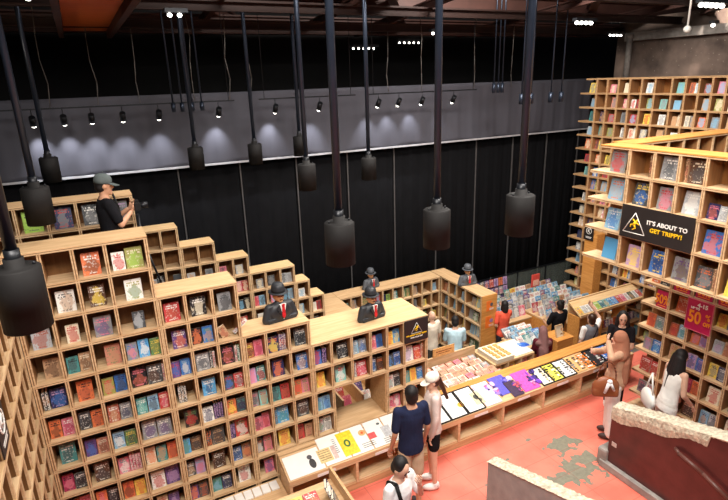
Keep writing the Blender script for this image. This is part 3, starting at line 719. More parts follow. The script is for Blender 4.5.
LOW = {0: ['f:org/wht/rus f:dgy/wht/blk', '', '', '', 'b:red', 'b:dgy', 'b:org'],
       1: ['. f:yel/red/org', 'big:org/wht/red', '', 'b:yel/red/org f:gry/dgy', 'b:red', 'f:yel/org s1:gry', 'b:red'],
       2: ['f:org/rus/red f:gry/wht/teal', 'f:rus/org/red f:lbl/wht/teal', 'f:org/lil/pnk f:lil/red/pur', 'b:sil/gry/lil f:tan/rus', 'b:gry/red', 'b:org', 'f:tan f:teal'],
       3: ['f:gry/pnk/lil f:blu/wht/sky', 'b:tan/rus/olv', 'f:lil/blu f:blu/lil/pur', 'f:yel/dgy/gry f:nvy/wht/gry', 'f:red f:blu', 'b:org', 'b:crm'],
       4: ['b:red/wht/rus f:red/wht', 'b:org/rus/brn', 'f:mag/pnk/pnk f:org/brn/rus', 'b:crm/red/red', 'b:teal/sea/wht', 'f:teal/sea f:lbl', 'b:org'],
       5: ['f:gry/pnk/nvy f:sil/red/gry', 'f:tan/rus', 'b:brn', 'f:lbl f:sil', 'b:crm/red/red', 'b:pnk', 'b:org'],
       6: ['', '', '', '', '', '', '']}
for r, row in LOW.items():
    for c, sp_ in enumerate(row):
        if sp_: fill_cell(sp_, lxs[c], lxs[c+1], LZ[r+1]+TH/2+.001, plR(LX, ly[0]), '%s row, %s cell, lower right bookcase' % (ORD[r+1], ORD[c+1]), 'books in the lower right bookcase', scale=1.08)
# sale signs
def sale_sign(loc, w_, h_, label, big=False):
    t = empty('sale_sign', loc, -PI/2); tag(t, label, 'sign', None if big else 'small fifty percent sale cards')
    t = MB().box(-w_/2, w_/2, 0, .008, 0, h_).build('card', M['magenta'], t)
    if big:
        mb = MB(); mb.box(-w_/2-.008, w_/2+.008, -.004, .012, -.008, 0); mb.box(-w_/2-.008, w_/2+.008, -.004, .012, h_, h_+.008); mb.box(-w_/2-.008, -w_/2, -.004, .012, 0, h_); mb.box(w_/2, w_/2+.008, -.004, .012, 0, h_); mb.build('border', M['pale_red'], t)
        text_mesh('lettering', '50', .24, M['sale_orange'], t, (-.055, -.003, h_*.25), bold=.006, sx=.72)
        text_mesh('lettering', '%', .115, M['sale_orange'], t, (.115, -.003, h_*.45), bold=.004, sx=.8)
        text_mesh('lettering', 'OFF', .075, M['sale_orange'], t, (.115, -.003, h_*.25), bold=.003, sx=.7)
        text_mesh('lettering', '4-15', .075, M['white'], t, (.03, -.003, h_*.80), bold=.003)
        text_mesh('lettering', 'UP TO', .04, M['white'], t, (-.06, -.003, h_*.70), bold=.002)
    else:
        text_mesh('lettering', '50%', h_*.75, M['sale_orange'], t, (0, -.003, h_*.25), bold=.004, sx=.68)
        MB().box(-w_*.35, w_*.35, -.003, 0, h_*.1, h_*.14).build('rule', M['sale_orange'], t)
M['pale_red'] = mat('pale_red', (216, 110, 130), .5); M['sale_orange'] = mat('sale_orange', (250, 150, 40), .5)
sale_sign((LX-.03, 3.73, 1.66), .33, .43, 'large magenta sign reading 50% OFF clipped to the lower right bookcase', True)
for i, (c, lb) in enumerate(((1, 'up left of the large sign'), (2, 'directly above the large sign'), (3, 'at the right picture edge'))):
    yy = (ly[c]+ly[c+1])/2
    sale_sign((LX+.01, yy, LZ[1]+TH/2+.002), .22, .20, 'small magenta 50% card in the top row '+lb)
sale_sign((LX+.01, 4.28, LZ[2]+TH/2+.002), .17, .25, 'small magenta 50% card in the second row beside a yellow book')
# slogan sign
def tri_sign(t, s, cx, cz, y):
    a = Vector((cx-s*.5, 0, cz)); b_ = Vector((cx+s*.5, 0, cz)); c_ = Vector((cx, 0, cz+s*.86)); w_ = s*.015
    mb = MB()
    for p, q in ((a, b_), (b_, c_), (c_, a)):
        mb.tube((p.x, y, p.z), (q.x, y, q.z), w_, n=6)
    mb.build('triangle_outline', M['white'], t)
    mb = MB()
    k = s*.5; P = lambda u, v: (cx+u*k, y, cz+s*.1+v*k)
    mb.cap(P(-.05, .55), P(.1, .75), k*.12, k*.13); mb.cap(P(.22, .92), P(.24, .93), k*.1); mb.cap(P(-.05, .55), P(-.3, .5), k*.06); mb.cap(P(-.3, .5), P(-.35, .3), k*.05); mb.cap(P(-.0, .5), P(.1, .25), k*.07); mb.cap(P(.1, .25), P(-.12, .1), k*.05); mb.cap(P(.1, .75), P(.4, .6), k*.05); mb.cap(P(.1, .75), P(-.15, .95), k*.05)
    o = mb.build('falling_figure', M['yellow'], t)
t = empty('slogan_sign', (UX-.012, (4.21+3.32)/2, UZr[3]-.0), -PI/2); tag(t, 'wide black sign reading IT\'S ABOUT TO GET TRIPPY on the right bookcase', 'sign')
t = MB().box(-.45, .45, -.012, 0, 0, .40).build('board', M['sign_black'], t)
tri_sign(t, .29, -.26, .07, -.014)
text_mesh('lettering', "IT'S ABOUT TO", .068, M['white'], t, (.14, -.014, .215), bold=.0018, sp=1.06)
text_mesh('lettering', 'GET TRIPPY!', .068, M['yellow'], t, (.14, -.014, .13), bold=.0018, sp=1.06)
t = empty('warning_sign', ((XS[15]+XS[16])/2-.01, 5.49, ZS[6]+.015)); tag(t, 'square black warning sign with a yellow tripping figure on the low bookcase', 'sign')
t = MB().box(-.185, .185, -.01, 0, 0, .32).build('board', M['sign_black'], t)
tri_sign(t, .17, 0, .125, -.012)
text_mesh('lettering', "IT'S ABOUT TO GET TRIPPY", .026, M['yellow'], t, (0, -.012, .09), bold=.0014)
text_mesh('lettering', 'MIND YOUR STEP', .024, M['white'], t, (0, -.012, .055), bold=.0006)
# round logo signs
def logo_sign(loc, rz, w_, h_, label, vert=False):
    t = empty('logo_sign', loc, rz); tag(t, label, 'sign')
    t = MB().box(-w_/2, w_/2, -.01, 0, 0, h_).build('board', M['sign_black'], t)
    r = w_*.28; zc = h_*.62
    mb = MB(); n = 24
    for i in range(n): mb.tube((r*math.cos(2*PI*i/n), -.012, zc+r*math.sin(2*PI*i/n)), (r*math.cos(2*PI*(i+1)/n), -.012, zc+r*math.sin(2*PI*(i+1)/n)), w_*.025, n=6)
    mb.cap((-r*.35, -.012, zc-r*.4), (-r*.35, -.012, zc+r*.5), r*.1); mb.cap((-r*.3, -.012, zc), (r*.35, -.012, zc+r*.5), r*.1); mb.cap((-r*.3, -.012, zc), (r*.35, -.012, zc-r*.5), r*.1)
    mb.build('round_logo', M['white'], t)
    mb = MB(); mb.box(-w_*.33, w_*.33, -.012, 0, h_*.2, h_*.235); mb.box(-w_*.28, w_*.28, -.012, 0, h_*.13, h_*.16); mb.build('small_print', M['white'], t)
logo_sign((-.825, 3.96, 2.64), PI/2, .30, .34, 'black sign with a round white logo on the left edge bookcase')

# ---------------------------------------------------------------- far bookcase
FX = 10.5
fy = [9.02, 8.74, 8.46, 8.18, 7.9, 7.62, 7.32, 6.96, 6.68, 6.42, 6.17, 5.92, 5.66, 5.4, 5.12]
fxs = [fy[0]-v for v in fy]; FZ = [4.87-.315*k for k in range(19)]
bookcase('very tall plywood bookcase against the far wall, rising to the beams', (FX, fy[0], 0), -PI/2, fxs, FZ, None, .36, .28, mats=dict(e=M['ply_far'] if 'ply_far' in M else M['ply'], b=M['ply_dark'], t=M['ply']), side_lip=.14)
t = empty('column_panel', (FX-.02, 8.42, -1), -PI/2); tag(t, 'plain brown plywood panel covering the lower left of the far bookcase', 'panel')
MB().box(0, .34, -.26, 0, 0, 2.42).build('board', M['ply_warm'], t)
logo_sign((FX-.30, 8.30, 1.25), -PI/2, .26, .36, 'small black sign with a round logo on the far brown panel')

# many small books: the far bookcase, rear steps, U and tables hold far more than can be told apart
def _(): pass
class Mass:
    def __init__(s): s.v = []; s.f = []; s.c1 = []; s.c2 = []; s.uv = []
    def add(s, loc, rz, tilt, w_, h_, t_, cols, lay=False):
        mt = Matrix.Translation(loc) @ Euler((tilt, 0, rz)).to_matrix().to_4x4()
        P = [(-w_/2, 0, 0), (w_/2, 0, 0), (w_/2, t_, 0), (-w_/2, t_, 0), (-w_/2, 0, h_), (w_/2, 0, h_), (w_/2, t_, h_), (-w_/2, t_, h_)]
        b0 = len(s.v); s.v += [mt @ Vector(p) for p in P]; rnd = random.random()
        for q in ((0, 1, 5, 4), (3, 2, 1, 0), (4, 5, 6, 7), (1, 2, 6, 5), (2, 3, 7, 6), (3, 0, 4, 7)):
            s.f.append([b0+i for i in q])
            fr = q == (0, 1, 5, 4)
            for i in q:
                p = P[i]; s.uv.append(((p[0]/w_)+.5, p[2]/h_) if fr else (-.5, -.5))
                pg = q in ((4, 5, 6, 7), (1, 2, 6, 5))
                a = mute(lin(PAL['crm'][0]) if pg else lin(PAL[cols[0]][0])); s.c1.append(a[:3]+(rnd,)); s.c2.append(lin(PAL[cols[1]][0]))
    def build(s, name):
        me = bpy.data.meshes.new(name); me.from_pydata(s.v, [], s.f)
        me.uv_layers.new(name='UVMap'); me.color_attributes.new('c1', 'FLOAT_COLOR', 'CORNER'); me.color_attributes.new('c2', 'FLOAT_COLOR', 'CORNER')
        me.uv_layers['UVMap'].data.foreach_set('uv', [q for p in s.uv for q in p])
        me.color_attributes['c1'].data.foreach_set('color', [q for p in s.c1 for q in p]); me.color_attributes['c2'].data.foreach_set('color', [q for p in s.c2 for q in p])
        return link(name, me, None, (M['cover_stuff'],))
mass = Mass()
keys = list(PAL)
muted = ['gry', 'dgy', 'tan', 'crm', 'wht', 'wht', 'lbl', 'blu', 'teal', 'rus', 'olv', 'gry', 'ter', 'pnk', 'org', 'red', 'sil', 'sea', 'crm', 'nvy', 'yel']
def mass_cell(fr, x0, x1, z, rz, n, sc_=1.0, pal=muted, yf=.06):
    lx = x0+TH/2+.01; W = x1-x0-TH-.02
    wv = min(.125*sc_, W/n-.006)
    off = random.uniform(0, max(0, W-n*(wv+.006)))
    for i in range(n):
        c = random.choice(pal); p, = (fr(lx+off+(i+.5)*(wv+.006), yf+random.uniform(0, .04), z),)
        mass.add(p, rz, -.17, wv, random.uniform(.15, .2)*sc_, .022, (c, random.choice(['gry', 'tan', 'dgy', 'crm', 'lbl', AUTO2[c]])))
for r in range(18):
    for c in range(len(fy)-1):
        if r > 10 and c in (2, 3): continue
        if random.random() < (.25 if r == 0 else .08): continue
        pal = ['yel', 'org', 'crm', 'olv', 'tan', 'gry'] if (c > 7 and r in (1, 2, 3)) else muted
        mass_cell(lambda x, y, z: (FX+y, fy[0]-x, z), fxs[c], fxs[c+1], FZ[r+1]+TH/2+.001, -PI/2, random.choice((1, 1, 1, 2)) if c > 0 else 1, 1.15, pal)
for c0, c1, r0, lb in seg:
    for c in range(c0, c1):
        for r in range(r0, 7):
            if lb in ('left end', 'second step') and r < 2: continue
            mass_cell(lambda x, y, z: (x, 8.6+y, z), BX[c], BX[c+1], BZ[r+1]+TH/2+.001, 0, random.choice((1, 1, 2)), 1, ['gry', 'dgy', 'sil', 'wht', 'red', 'blk', 'pnk', 'lbl'])
ub = [.02]+[.25*i for i in range(1, 10)]+[2.46]
for c in range(10):
    for r in range(5):
        if random.random() < .85: mass_cell(lambda x, y, z: (4.12+x, 9.2+y, z), ub[c], ub[c+1], UZ[r+1]+TH/2+.001, 0, random.choice((1, 2)), 1, ['yel', 'grn', 'teal', 'red', 'wht', 'gry', 'nvy', 'lime'])
ur = [.42, .70, .98, 1.28, 1.8]
for c in range(4):
    for r in range(5): mass_cell(lambda x, y, z: (6.62+y, 9.62-x, z), ur[c], ur[c+1], UZ[r+1]+TH/2+.001, -PI/2, 2 if c in (0, 3) else 1, 1.1, ['grn', 'yel', 'nvy', 'gry', 'pur', 'lbl', 'teal', 'mag', 'rus'])
for c in range(2):
    for r in range(2): mass_cell(lambda x, y, z: (3.55+x, 8.62+y, z), (.02, .28, .55)[c], (.02, .28, .55)[c+1], UZ[r+1]+TH/2+.001, 0, 2, 1, ['lbl', 'wht', 'blu', 'gry'])
for r in range(2, 9):
    for c in range(9):
        if random.random() < .12: mass_cell(lambda x, y, z: (-.822-y, 3.05+x, z), c*.27, c*.27+.27, ZS[r+1]+TH/2+.001, PI/2, 1, 1, ['gry', 'dgy', 'sil'])

# ---------------------------------------------------------------- long display bench
B0, B1 = 1.50, 7.62
t = empty('display_bench', (0, 0, 0)); tag(t, 'long low plywood display bench with open cubbies running across the red floor', 'bench')
MB().box(B0, B1, 5.08, 5.62, 0, .10).build('plinth', M['ply'], t)
MB().box(B0, B1, 5.09, 5.40, .10, .125).build('bottom_board', M['ply_edge'], t)
mb = MB(); mb.prism([(5.07, .455), (5.07, .487), (5.42, .597), (5.42, .565)], B0, B1, 'x'); mb.build('sloping_top', M['ply_top'], t)
MB().box(B0, B1, 5.405, 5.43, .0, .58).build('rear_board', M['ply'], t)
MB().box(XS[10]+.1, B1, 5.42, 5.64, .585, .62).build('ledge', M['ply_top'], t) if False else None
MB().box(B0, XS[16]+.02, 5.43, 5.496, .585, .612).build('ledge', M['ply_top'], t)
MB().box(XS[16]+.02, B1, 5.43, 5.63, .585, .612).build('ledge', M['ply_warm'], t)
MB().box(XS[16]+.02, B1, 5.61, 5.635, -1.0, .585).build('rear_wall', M['ply'], t)
for i in range(9):
    x = min(max(1.6+.8*i-.8*0, B0+.02), B1-.02) if i else B0+.02
    MB().box(x-.018, x+.018, 5.075, 5.40, .10, .455).build('divider', M['ply_edge'], t)
MB().box(B0, B1, 5.072, 5.09, .405, .455).build('label_rail', M['ply_edge'], t)
for i in range(8):
    x = 1.98+.8*i
    if x < B1-.3: MB().box(x-.12, x+.12, 5.068, 5.0715, .41, .45).build('label_strip', M['white'], t)
# continuing lower bench on the left, with a ledge of blank white booklets
t = empty('low_ledge', (0, 0, 0)); tag(t, 'low plywood ledge in front of the tallest bookcases, lined with blank white booklets', 'ledge')
MB().box(-.78, B0-.005, 5.06, 5.49, .21, .25).build('top_board', M['ply_top'], t)
MB().box(-.78, B0-.005, 5.08, 5.10, .0, .21).build('front_board', M['ply'], t)
for i in range(10):
    x = .42+i*.108
    o = MB().box(-.048, .048, -.075, .075, 0, .022, bev=.003).build('blank_booklet', [M['white']]); o.location = (x, 5.37, .252+(.022 if i % 3 == 0 else 0)); o.rotation_euler = (0, 0, R(random.uniform(-4, 4)))
    if i % 3 == 0:
        o.location.z = .252
    tag(o, 'blank white booklet, %s from the left on the low ledge' % ORD[i+1], 'booklet', 'blank white booklets on the low ledge')
SL = math.atan2(.11, .35)
def on_bench(name, x0, x1, bg, parts, label, cat, frame=None, v0=.02, v1=.34, dz=0, group=None, skew=0):
    y0 = 5.07+v0*math.cos(SL); z0 = .489+v0*math.sin(SL)+dz
    t = framed(name, x1-x0, (v1-v0), ((x0+x1)/2, y0, z0+.010), 0, SL-PI/2, bg, parts, label, cat, frame, group, .006)
    t.rotation_euler = (SL-PI/2, 0, skew)
    return t
W_, K_ = M['white'], cmat((40, 38, 40))
ln = lambda x, z, n=4, w_=.3: [('r', x, z-.07*i, w_, .02, cmat((120, 120, 120))) for i in range(n)]
on_bench('printed_sheet', 1.52, 1.98, W_, [('e', .2, .66, .14, .14, cmat((80, 80, 84))), ('e', .22, .36, .18, .3, cmat((60, 60, 62))), ('r', .62, .5, .38, .6, cmat((222, 196, 140)))]+[('r', .62, .72-.1*i, .32, .02, cmat((120, 90, 60))) for i in range(5)]+[('r', .9, .5, .12, .6, cmat((206, 180, 172)))], 'wide white printed sheet with a tan music score, leftmost on the bench', 'sheet', v0=.01, v1=.33)
on_bench('printed_sheet', 2.0, 2.34, W_, ln(.12, .8, 8, .12)+[('r', .6, .5, .62, .86, cmat((246, 206, 50))), ('e', .58, .5, .26, .34, cmat((60, 110, 60))), ('e', .58, .5, .12, .18, cmat((246, 206, 50)))], 'white sheet with a large yellow square and green diamond', 'sheet', v1=.43)
on_bench('printed_sheet', 2.36, 2.66, W_, [('e', .35, .68, .34, .3, cmat((236, 168, 110))), ('e', .35, .68, .12, .12, cmat((220, 90, 40))), ('r', .72, .46, .34, .22, cmat((226, 84, 84)))]+ln(.4, .28, 3, .6), 'white sheet with an orange flower and a red square', 'sheet', v1=.43)
on_bench('printed_sheet', 2.68, 2.93, W_, [('e', .3, .8, .2, .14, cmat((80, 90, 90))), ('r', .55, .45, .5, .4, cmat((186, 188, 190)))]+ln(.5, .2, 3, .7), 'white sheet of small pencil sketches, right of the red square sheet', 'sheet', v1=.43)
on_bench('printed_sheet', 2.95, 3.32, W_, [('r', .42, .5, .5, .86, cmat((78, 66, 62))), ('e', .42, .5, .3, .4, cmat((176, 150, 130))), ('e', .42, .5, .14, .2, cmat((90, 60, 50)))]+ln(.84, .8, 6, .2), 'white sheet with a dark swirling portrait picture', 'sheet', v1=.43)
on_bench('framed_print', 3.355, 3.59, W_, ln(.5, .8, 3, .7)+[('r', .5, .3, .5, .3, cmat((150, 150, 150)))], 'black framed white print half hidden by the man in navy', 'framed print', M['black'], v1=.43)
on_bench('framed_print', 3.62, 3.86, W_, ln(.5, .8, 3, .7), 'black framed white print behind the woman in the white cap', 'framed print', M['black'], v1=.43)
on_bench('framed_print', 3.89, 4.15, W_, [('e', .5, .42, .42, .34, cmat((246, 190, 50))), ('e', .5, .42, .30, .24, cmat((236, 150, 30)))]+ln(.5, .8, 2, .5), 'black framed white print with a yellow shell shape', 'framed print', M['black'], v1=.43)
on_bench('framed_print', 4.19, 4.46, W_, [('r', .5, .45, .62, .56, cmat((196, 184, 150))), ('e', .45, .5, .3, .34, cmat((60, 58, 50))), ('e', .6, .35, .2, .24, cmat((90, 86, 70)))]+ln(.5, .86, 2, .5), 'black framed print of an old engraving, right of the shell print', 'framed print', M['black'], v1=.43)
pv = [(150, 120, 214), (94, 60, 160), (226, 90, 140), (50, 40, 100), (236, 190, 230)]
def blot(seed, n=9, pal=pv):
    rn = random.Random(seed); return [('e', rn.uniform(.24, .76), rn.uniform(.2, .8), rn.uniform(.08, .42), rn.uniform(.08, .30), cmat(rn.choice(pal))) for _ in range(n)]
on_bench('art_print', 4.50, 4.78, cmat((216, 206, 240)), blot(1, 18), 'pale lilac watercolour art print with violet splashes', 'art print', v1=.43)
on_bench('art_print', 4.82, 5.10, cmat((90, 84, 190)), blot(2, 18, [(50, 40, 130), (120, 110, 220), (190, 180, 240), (70, 60, 170)]), 'deep violet art print above the small dark one', 'art print', v0=.10, v1=.45)
on_bench('art_print', 5.00, 5.20, cmat((60, 40, 70)), blot(3, 10, [(230, 120, 80), (120, 60, 120), (200, 80, 90)]), 'small dark art print with orange figures', 'art print', v0=.0, v1=.28, dz=.012)
on_bench('art_print', 5.23, 5.54, cmat((196, 80, 170)), blot(4, 24, [(60, 40, 120), (240, 110, 160), (110, 60, 180), (30, 26, 70), (240, 170, 210)]), 'vivid pink and navy art print', 'art print', v1=.40)
posters = [((236, 226, 206), [(40, 36, 34), (206, 160, 110), (60, 50, 44)], 'cream poster with brown portraits and black lettering'), ((236, 226, 90), [(40, 40, 30), (240, 240, 236), (120, 120, 60)], 'yellow poster with white panel, third right of the pink print'),
           ((240, 240, 238), [(50, 50, 52), (130, 130, 130), (20, 20, 20)], 'black and white zigzag patterned poster'), ((232, 180, 120), [(70, 64, 60), (240, 238, 230), (120, 100, 90)], 'tan poster with white panel and dark lettering'),
           ((230, 140, 60), [(240, 240, 236), (60, 60, 60), (230, 120, 40)], 'narrow orange and white poster'), ((36, 34, 38), [(210, 206, 200), (150, 90, 90), (230, 226, 220)], 'black poster with white lettering'),
           ((52, 110, 190), [(236, 206, 60), (190, 60, 70), (60, 90, 70)], 'blue yellow and red striped poster'), ((240, 236, 226), [(236, 130, 50), (90, 120, 180), (60, 60, 70)], 'white poster with an orange sun and blue shapes')]
x = 5.60
for i, (bg, pal, lb) in enumerate(posters):
    w_ = (.20, .20, .24, .24, .14, .24, .24, .25)[i]
    rn = random.Random(50+i)
    parts = []
    for r_ in range(7):
        for c_ in range(2 if (r_+i) % 2 else 3): parts.append(('r', (.22+.56*c_/(1 if (r_+i) % 2 else 2))+rn.uniform(-.03, .03), .12+.125*r_, rn.uniform(.16, .34) if not (r_+i) % 2 == 0 else rn.uniform(.12, .2), rn.uniform(.05, .10), cmat(pal[(r_+c_) % 3])))
    on_bench('art_poster', x, x+w_, cmat(bg), parts, lb, 'art poster', M['black'] if i in (0, 1, 2, 5, 6, 7) else None, group=None); x += w_+.025

# ---------------------------------------------------------------- near table at the bottom of the picture
t = empty('display_table', (0, 0, 0)); tag(t, 'plywood display table of face-up books at the bottom edge, end panel on its right', 'table')
MB().box(.5, 1.86, 3.2, 4.66, .66, .70).build('table_top', M['ply_top'], t)
MB().box(.5, 1.86, 4.62, 4.66, 0, .66).build('rear_board', M['ply'], t)
MB().box(1.86, 1.89, 3.2, 4.70, 0, .84).build('end_panel', M['ply'], t)
for x_ in (.52, 1.80): MB().box(x_, x_+.05, 3.22, 3.27, 0, .66).build('leg', M['ply'], t)
lay = [('red/wht/rus', 'red book'), ('org/brn/blk', 'orange book with dark lettering'), ('pnk/red/org', 'hot pink book'), ('yel/dgy/olv', 'yellow book with scribbled lettering'), ('red/wht/org', 'red book with a castle silhouette, rightmost,')]
for i, (c_, lb) in enumerate(lay):
    _, p = parse(c_); x_ = .86+i*.17
    book((x_, 4.30, .716), 0, .155, .22, .028, p, lb+' lying face up on the near table', 'books lying on the near table', tilt=-1.35)
for i in range(4):
    book((1.78, 4.3-.06*i+.1, .702), R(70), .14, .2, .03, parse(('nvy/wht', 'wht/dgy', 'nvy/wht', 'dgy/wht')[i])[1], 'upright book leaning beside the end panel, %s from the back' % ORD[i+1], 'upright books by the end panel', tilt=-.35)

# ---------------------------------------------------------------- concrete parapets
def rough_slab(name, p0, p1, th, h, label, mface, mtop, band=.10, zb=0, over=None, seed=1, slope=0):
    d = (Vector(p1)-Vector(p0)); ln_ = d.length; rz = math.atan2(d.y, d.x)
    t = empty(name, (p0[0], p0[1], zb), rz); tag(t, label, 'parapet')
    mb = MB(); mb.prism([(0, 0), (ln_, 0), (ln_, h-band+slope*ln_), (0, h-band)], 0, th); mb.build('wall_face', mface, t)
    rn = random.Random(seed)
    bm = bmesh.new(); n = 90; rows = []
    for i in range(n+1):
        x_ = ln_*i/n; j = lambda a: rn.uniform(-a, a)*.5
        lo = h-band-(over(x_/ln_) if over else .0)
        e = .018 if i not in (0,) else 0
        rows.append([bm.verts.new(p) for p in [(q[0], q[1], q[2]+slope*x_) for q in ((x_, -.012+j(.006), lo+j(.012)), (x_, -.022+j(.010), (lo+h)/2), (x_, -.010+j(.012), h-.012+j(.010)), (x_, th*.25+j(.01), h+j(.012)), (x_, th*.6+j(.01), h+.008+j(.014)), (x_, th+j(.012), h-.012+j(.012)), (x_, th+.01, h-band-.01))]])
    for a, b_ in zip(rows, rows[1:]):
        for k_ in range(6): bm.faces.new((a[k_], b_[k_], b_[k_+1], a[k_+1]))
        bm.faces.new((a[6], b_[6], b_[0], a[0]))
    bm.faces.new(rows[0]); bm.faces.new(rows[-1][::-1])
    bmesh.ops.recalc_face_normals(bm, faces=bm.faces)
    me = bpy.data.meshes.new('broken_cap'); bm.to_mesh(me); bm.free(); link('broken_cap', me, t, (mtop,))
    return t, ln_
M['maroon'] = mat('maroon_gloss_paint', (84, 40, 38), .28, var=.28, scale=5, spec=.5)
M['grey_wall'] = mat('grey_render', (164, 160, 156), .85, var=.14, scale=7, bump=.3)
rough_slab('concrete_parapet', (3.40, 3.79), (3.40, 1.8), .13, .95, 'grey concrete parapet with a chipped pale top at the bottom centre', M['grey_wall'], M['cement_top'], .03, seed=3, slope=.33)
ov = lambda u: (.15+.03*math.sin(u*9)+.02*math.sin(u*23)) if u < .57 else .0
t, ln_ = rough_slab('concrete_parapet', (5.47, 3.82), (5.47, 1.75), .20, .93, 'maroon painted parapet wall with a broken cement cap at the lower right', M['maroon'], M['cement_top'], .035, over=ov, seed=5, slope=.28)
MB().box(-.06, ln_, -.07, 0, 0, .10, bev=.01).build('kerb', M['concrete'], t)
MB().box(-.12, .02, -.05, .20, 0, .26, bev=.03).build('kerb_end', M['concrete'], t)
mb = MB(); pts = [(1.0, -.05, .62), (1.25, -.06, .60), (1.6, -.06, .40), (2.0, -.06, .1)]
pts = [(.86, -.02, .86), (.92, -.05, .85), (1.2, -.05, .78), (1.5, -.05, .66), (1.95, -.05, .45)]
for a, b_ in zip(pts, pts[1:]): mb.cap(a, b_, .022)
mb.build('handrail', mat('brown_handrail', (96, 62, 54), .4), t)
MB().box(.05, .12, -.004, .001, .36, .42).build('paint_chip', mat('chip', (196, 184, 176), .6), t)

# ---------------------------------------------------------------- rear counters and tables
t = empty('sloping_counter', (8.55, 6.96, -1), 0); tag(t, 'long sloping plywood display counter behind the man reaching up', 'counter')
mb = MB(); mb.prism([(0, 1.16), (0, 1.19), (.32, 1.40), (.32, 1.37)], 0, 2.15, 'x'); mb.build('sloping_top', M['pale'], t)
MB().box(0, 2.15, -.012, .0, 1.16, 1.215).build('front_lip', M['pale'], t)
MB().box(0, 2.15, .32, .35, .9, 1.43).build('rear_board', M['pale'], t)
for x_ in (.0, .7, 1.4, 2.12): MB().box(x_, x_+.03, .02, .32, 0, 1.15).build('side_panel', M['ply_warm'], t)
MB().box(.03, 2.12, .05, .32, .60, .63).build('shelf_board', M['ply'], t)
cs = ['yel/blu', 'wht/gry', 'wht/dgy', 'crm/tan', 'lime/wht', 'teal/wht', 'sea/nvy', 'sky/wht', 'blu/wht', 'red/wht', 'pnk/wht', 'wht/red', 'dgy/grn', 'wht/gry', 'red/wht', 'teal/wht']
for i, c_ in enumerate(cs):
    _, p = parse(c_); x_ = 8.63+i*.134
    book((x_, 6.99, .226), 0, .122, .18, .015, p, '%s booklet, %s from the left on the sloping counter' % (PAL[p[0]][1], ORD[i+1]), 'booklets on the sloping counter', tilt=-1.0, name='booklet', cat='booklet')
for i in range(15):
    c = random.choice(['pur', 'mag', 'lil', 'dgy', 'wht', 'gry', 'org', 'yel']); mass.add((8.64+i*.138, 7.1, -.365), 0, -.2, .12, .17, .03, (c, AUTO2[c]))
# tables with piles of magazines and boxed sets
def table(label, x0, x1, y0, y1, z, m=None):
    t = empty('display_table', (x0, y0, -1)); tag(t, label, 'table'); m = m or M['ply_warm']
    MB().box(0, x1-x0, 0, y1-y0, z+1-.035, z+1, bev=.004).build('table_top', M['ply_top'], t)
    for a in (0, x1-x0-.03): MB().box(a, a+.03, .02, y1-y0-.02, 0, z+1-.035).build('side_panel', m, t)
    MB().box(.03, x1-x0-.03, .02, .04, .1, z+1-.035).build('front_panel', m, t)
    return t
def spread(x0, x1, y0, y1, z, nx, ny, pal, label, group, w_=.17, h_=.23, tilt=(-.5, -.25), stack=.0, name='magazine', cat='magazine', skip=0):
    for j in range(ny):
        for i in range(nx):
            if random.random() < skip: continue
            x_ = x0+(x1-x0)*(i+.5)/nx+random.uniform(-.01, .01); y_ = y0+(y1-y0)*(j+.5)/ny
            c = random.choice(pal); p = [c, AUTO2[c], random.choice(['wht', 'tan', AUTO3[c]])]
            tl = random.uniform(*tilt)
            book((x_, y_, z+.002), random.uniform(-.12, .12), w_, h_, .03, p, '%s %s, %s column, %s row, %s' % (PAL[c][1], name.replace('_', ' '), ORD[i+1], ORD[j+1], label), group, tilt=tl, name=name, cat=cat)
WB = ['wht', 'wht', 'lbl', 'blu', 'sil', 'gry', 'wht', 'teal', 'lbl']
table('warm plywood table of upright magazines behind the woman in orange', 7.0, 8.35, 8.1, 9.2, -.2)
spread(7.05, 8.3, 8.15, 9.1, -.2, 7, 5, ['wht', 'lbl', 'gry', 'teal', 'sil', 'pnk', 'blu', 'crm', 'dgy'], 'rear left table', 'magazines on the rear left table')
table('plywood table of mixed colourful magazines behind the man in black', 8.45, 10.1, 7.6, 9.3, -.2)
spread(8.5, 10.05, 7.65, 9.25, -.2, 9, 7, ['wht', 'wht', 'gry', 'lbl', 'sil', 'mag', 'teal', 'crm', 'wht', 'lbl', 'pur', 'tan', 'sky', 'yel'], 'rear middle table', 'magazines on the rear middle table', tilt=(-.45, -.2))
table('plywood table holding white and blue magazines before the woman in orange', 6.78, 7.50, 6.75, 7.35, .0)
spread(6.82, 7.46, 6.78, 7.3, .0, 4, 5, WB, 'table beside the brown headscarf', 'white and blue magazines near the brown headscarf', tilt=(-.95, -.7))
# cabinet with a white print and a tray of tan goods
t = empty('display_cabinet', (5.66, 6.26, -1)); tag(t, 'plywood cabinet with open cubbies carrying a tray and a big white print', 'cabinet')
MB().box(0, .92, 0, .62, 1.21, 1.25, bev=.003).build('top_board', M['ply_top'], t)
for x_ in (0, .3, .6, .89): MB().box(x_, x_+.03, 0, .62, 0, 1.21).build('upright', M['ply_edge'], t)
for z_ in (.9, .55): MB().box(.03, .89, .02, .6, z_, z_+.025).build('shelf_board', M['ply_edge'], t)
MB().box(0, .92, .6, .62, 0, 1.21).build('back_panel', M['ply'], t)
for i in range(3): book((5.84+.3*i, 6.34, -.072), 0, .15, .2, .03, parse(('crm/tan', 'yel/wht', 'pnk/wht')[i])[1], '%s book in the %s cubby of the cabinet with a tray' % (('cream', 'yellow', 'pink')[i], ORD[i+1]), 'books in the tray cabinet')
framed('art_print', .40, .50, (6.38, 6.30, .262), 0, -PI/2+.02, M['white'], [('e', .5, .5, .5, .4, cmat((60, 110, 200))), ('e', .36, .6, .2, .24, cmat((120, 160, 230))), ('e', .66, .42, .2, .2, cmat((40, 80, 180)))], 'large white print with blue blots lying on the cabinet', 'art print')
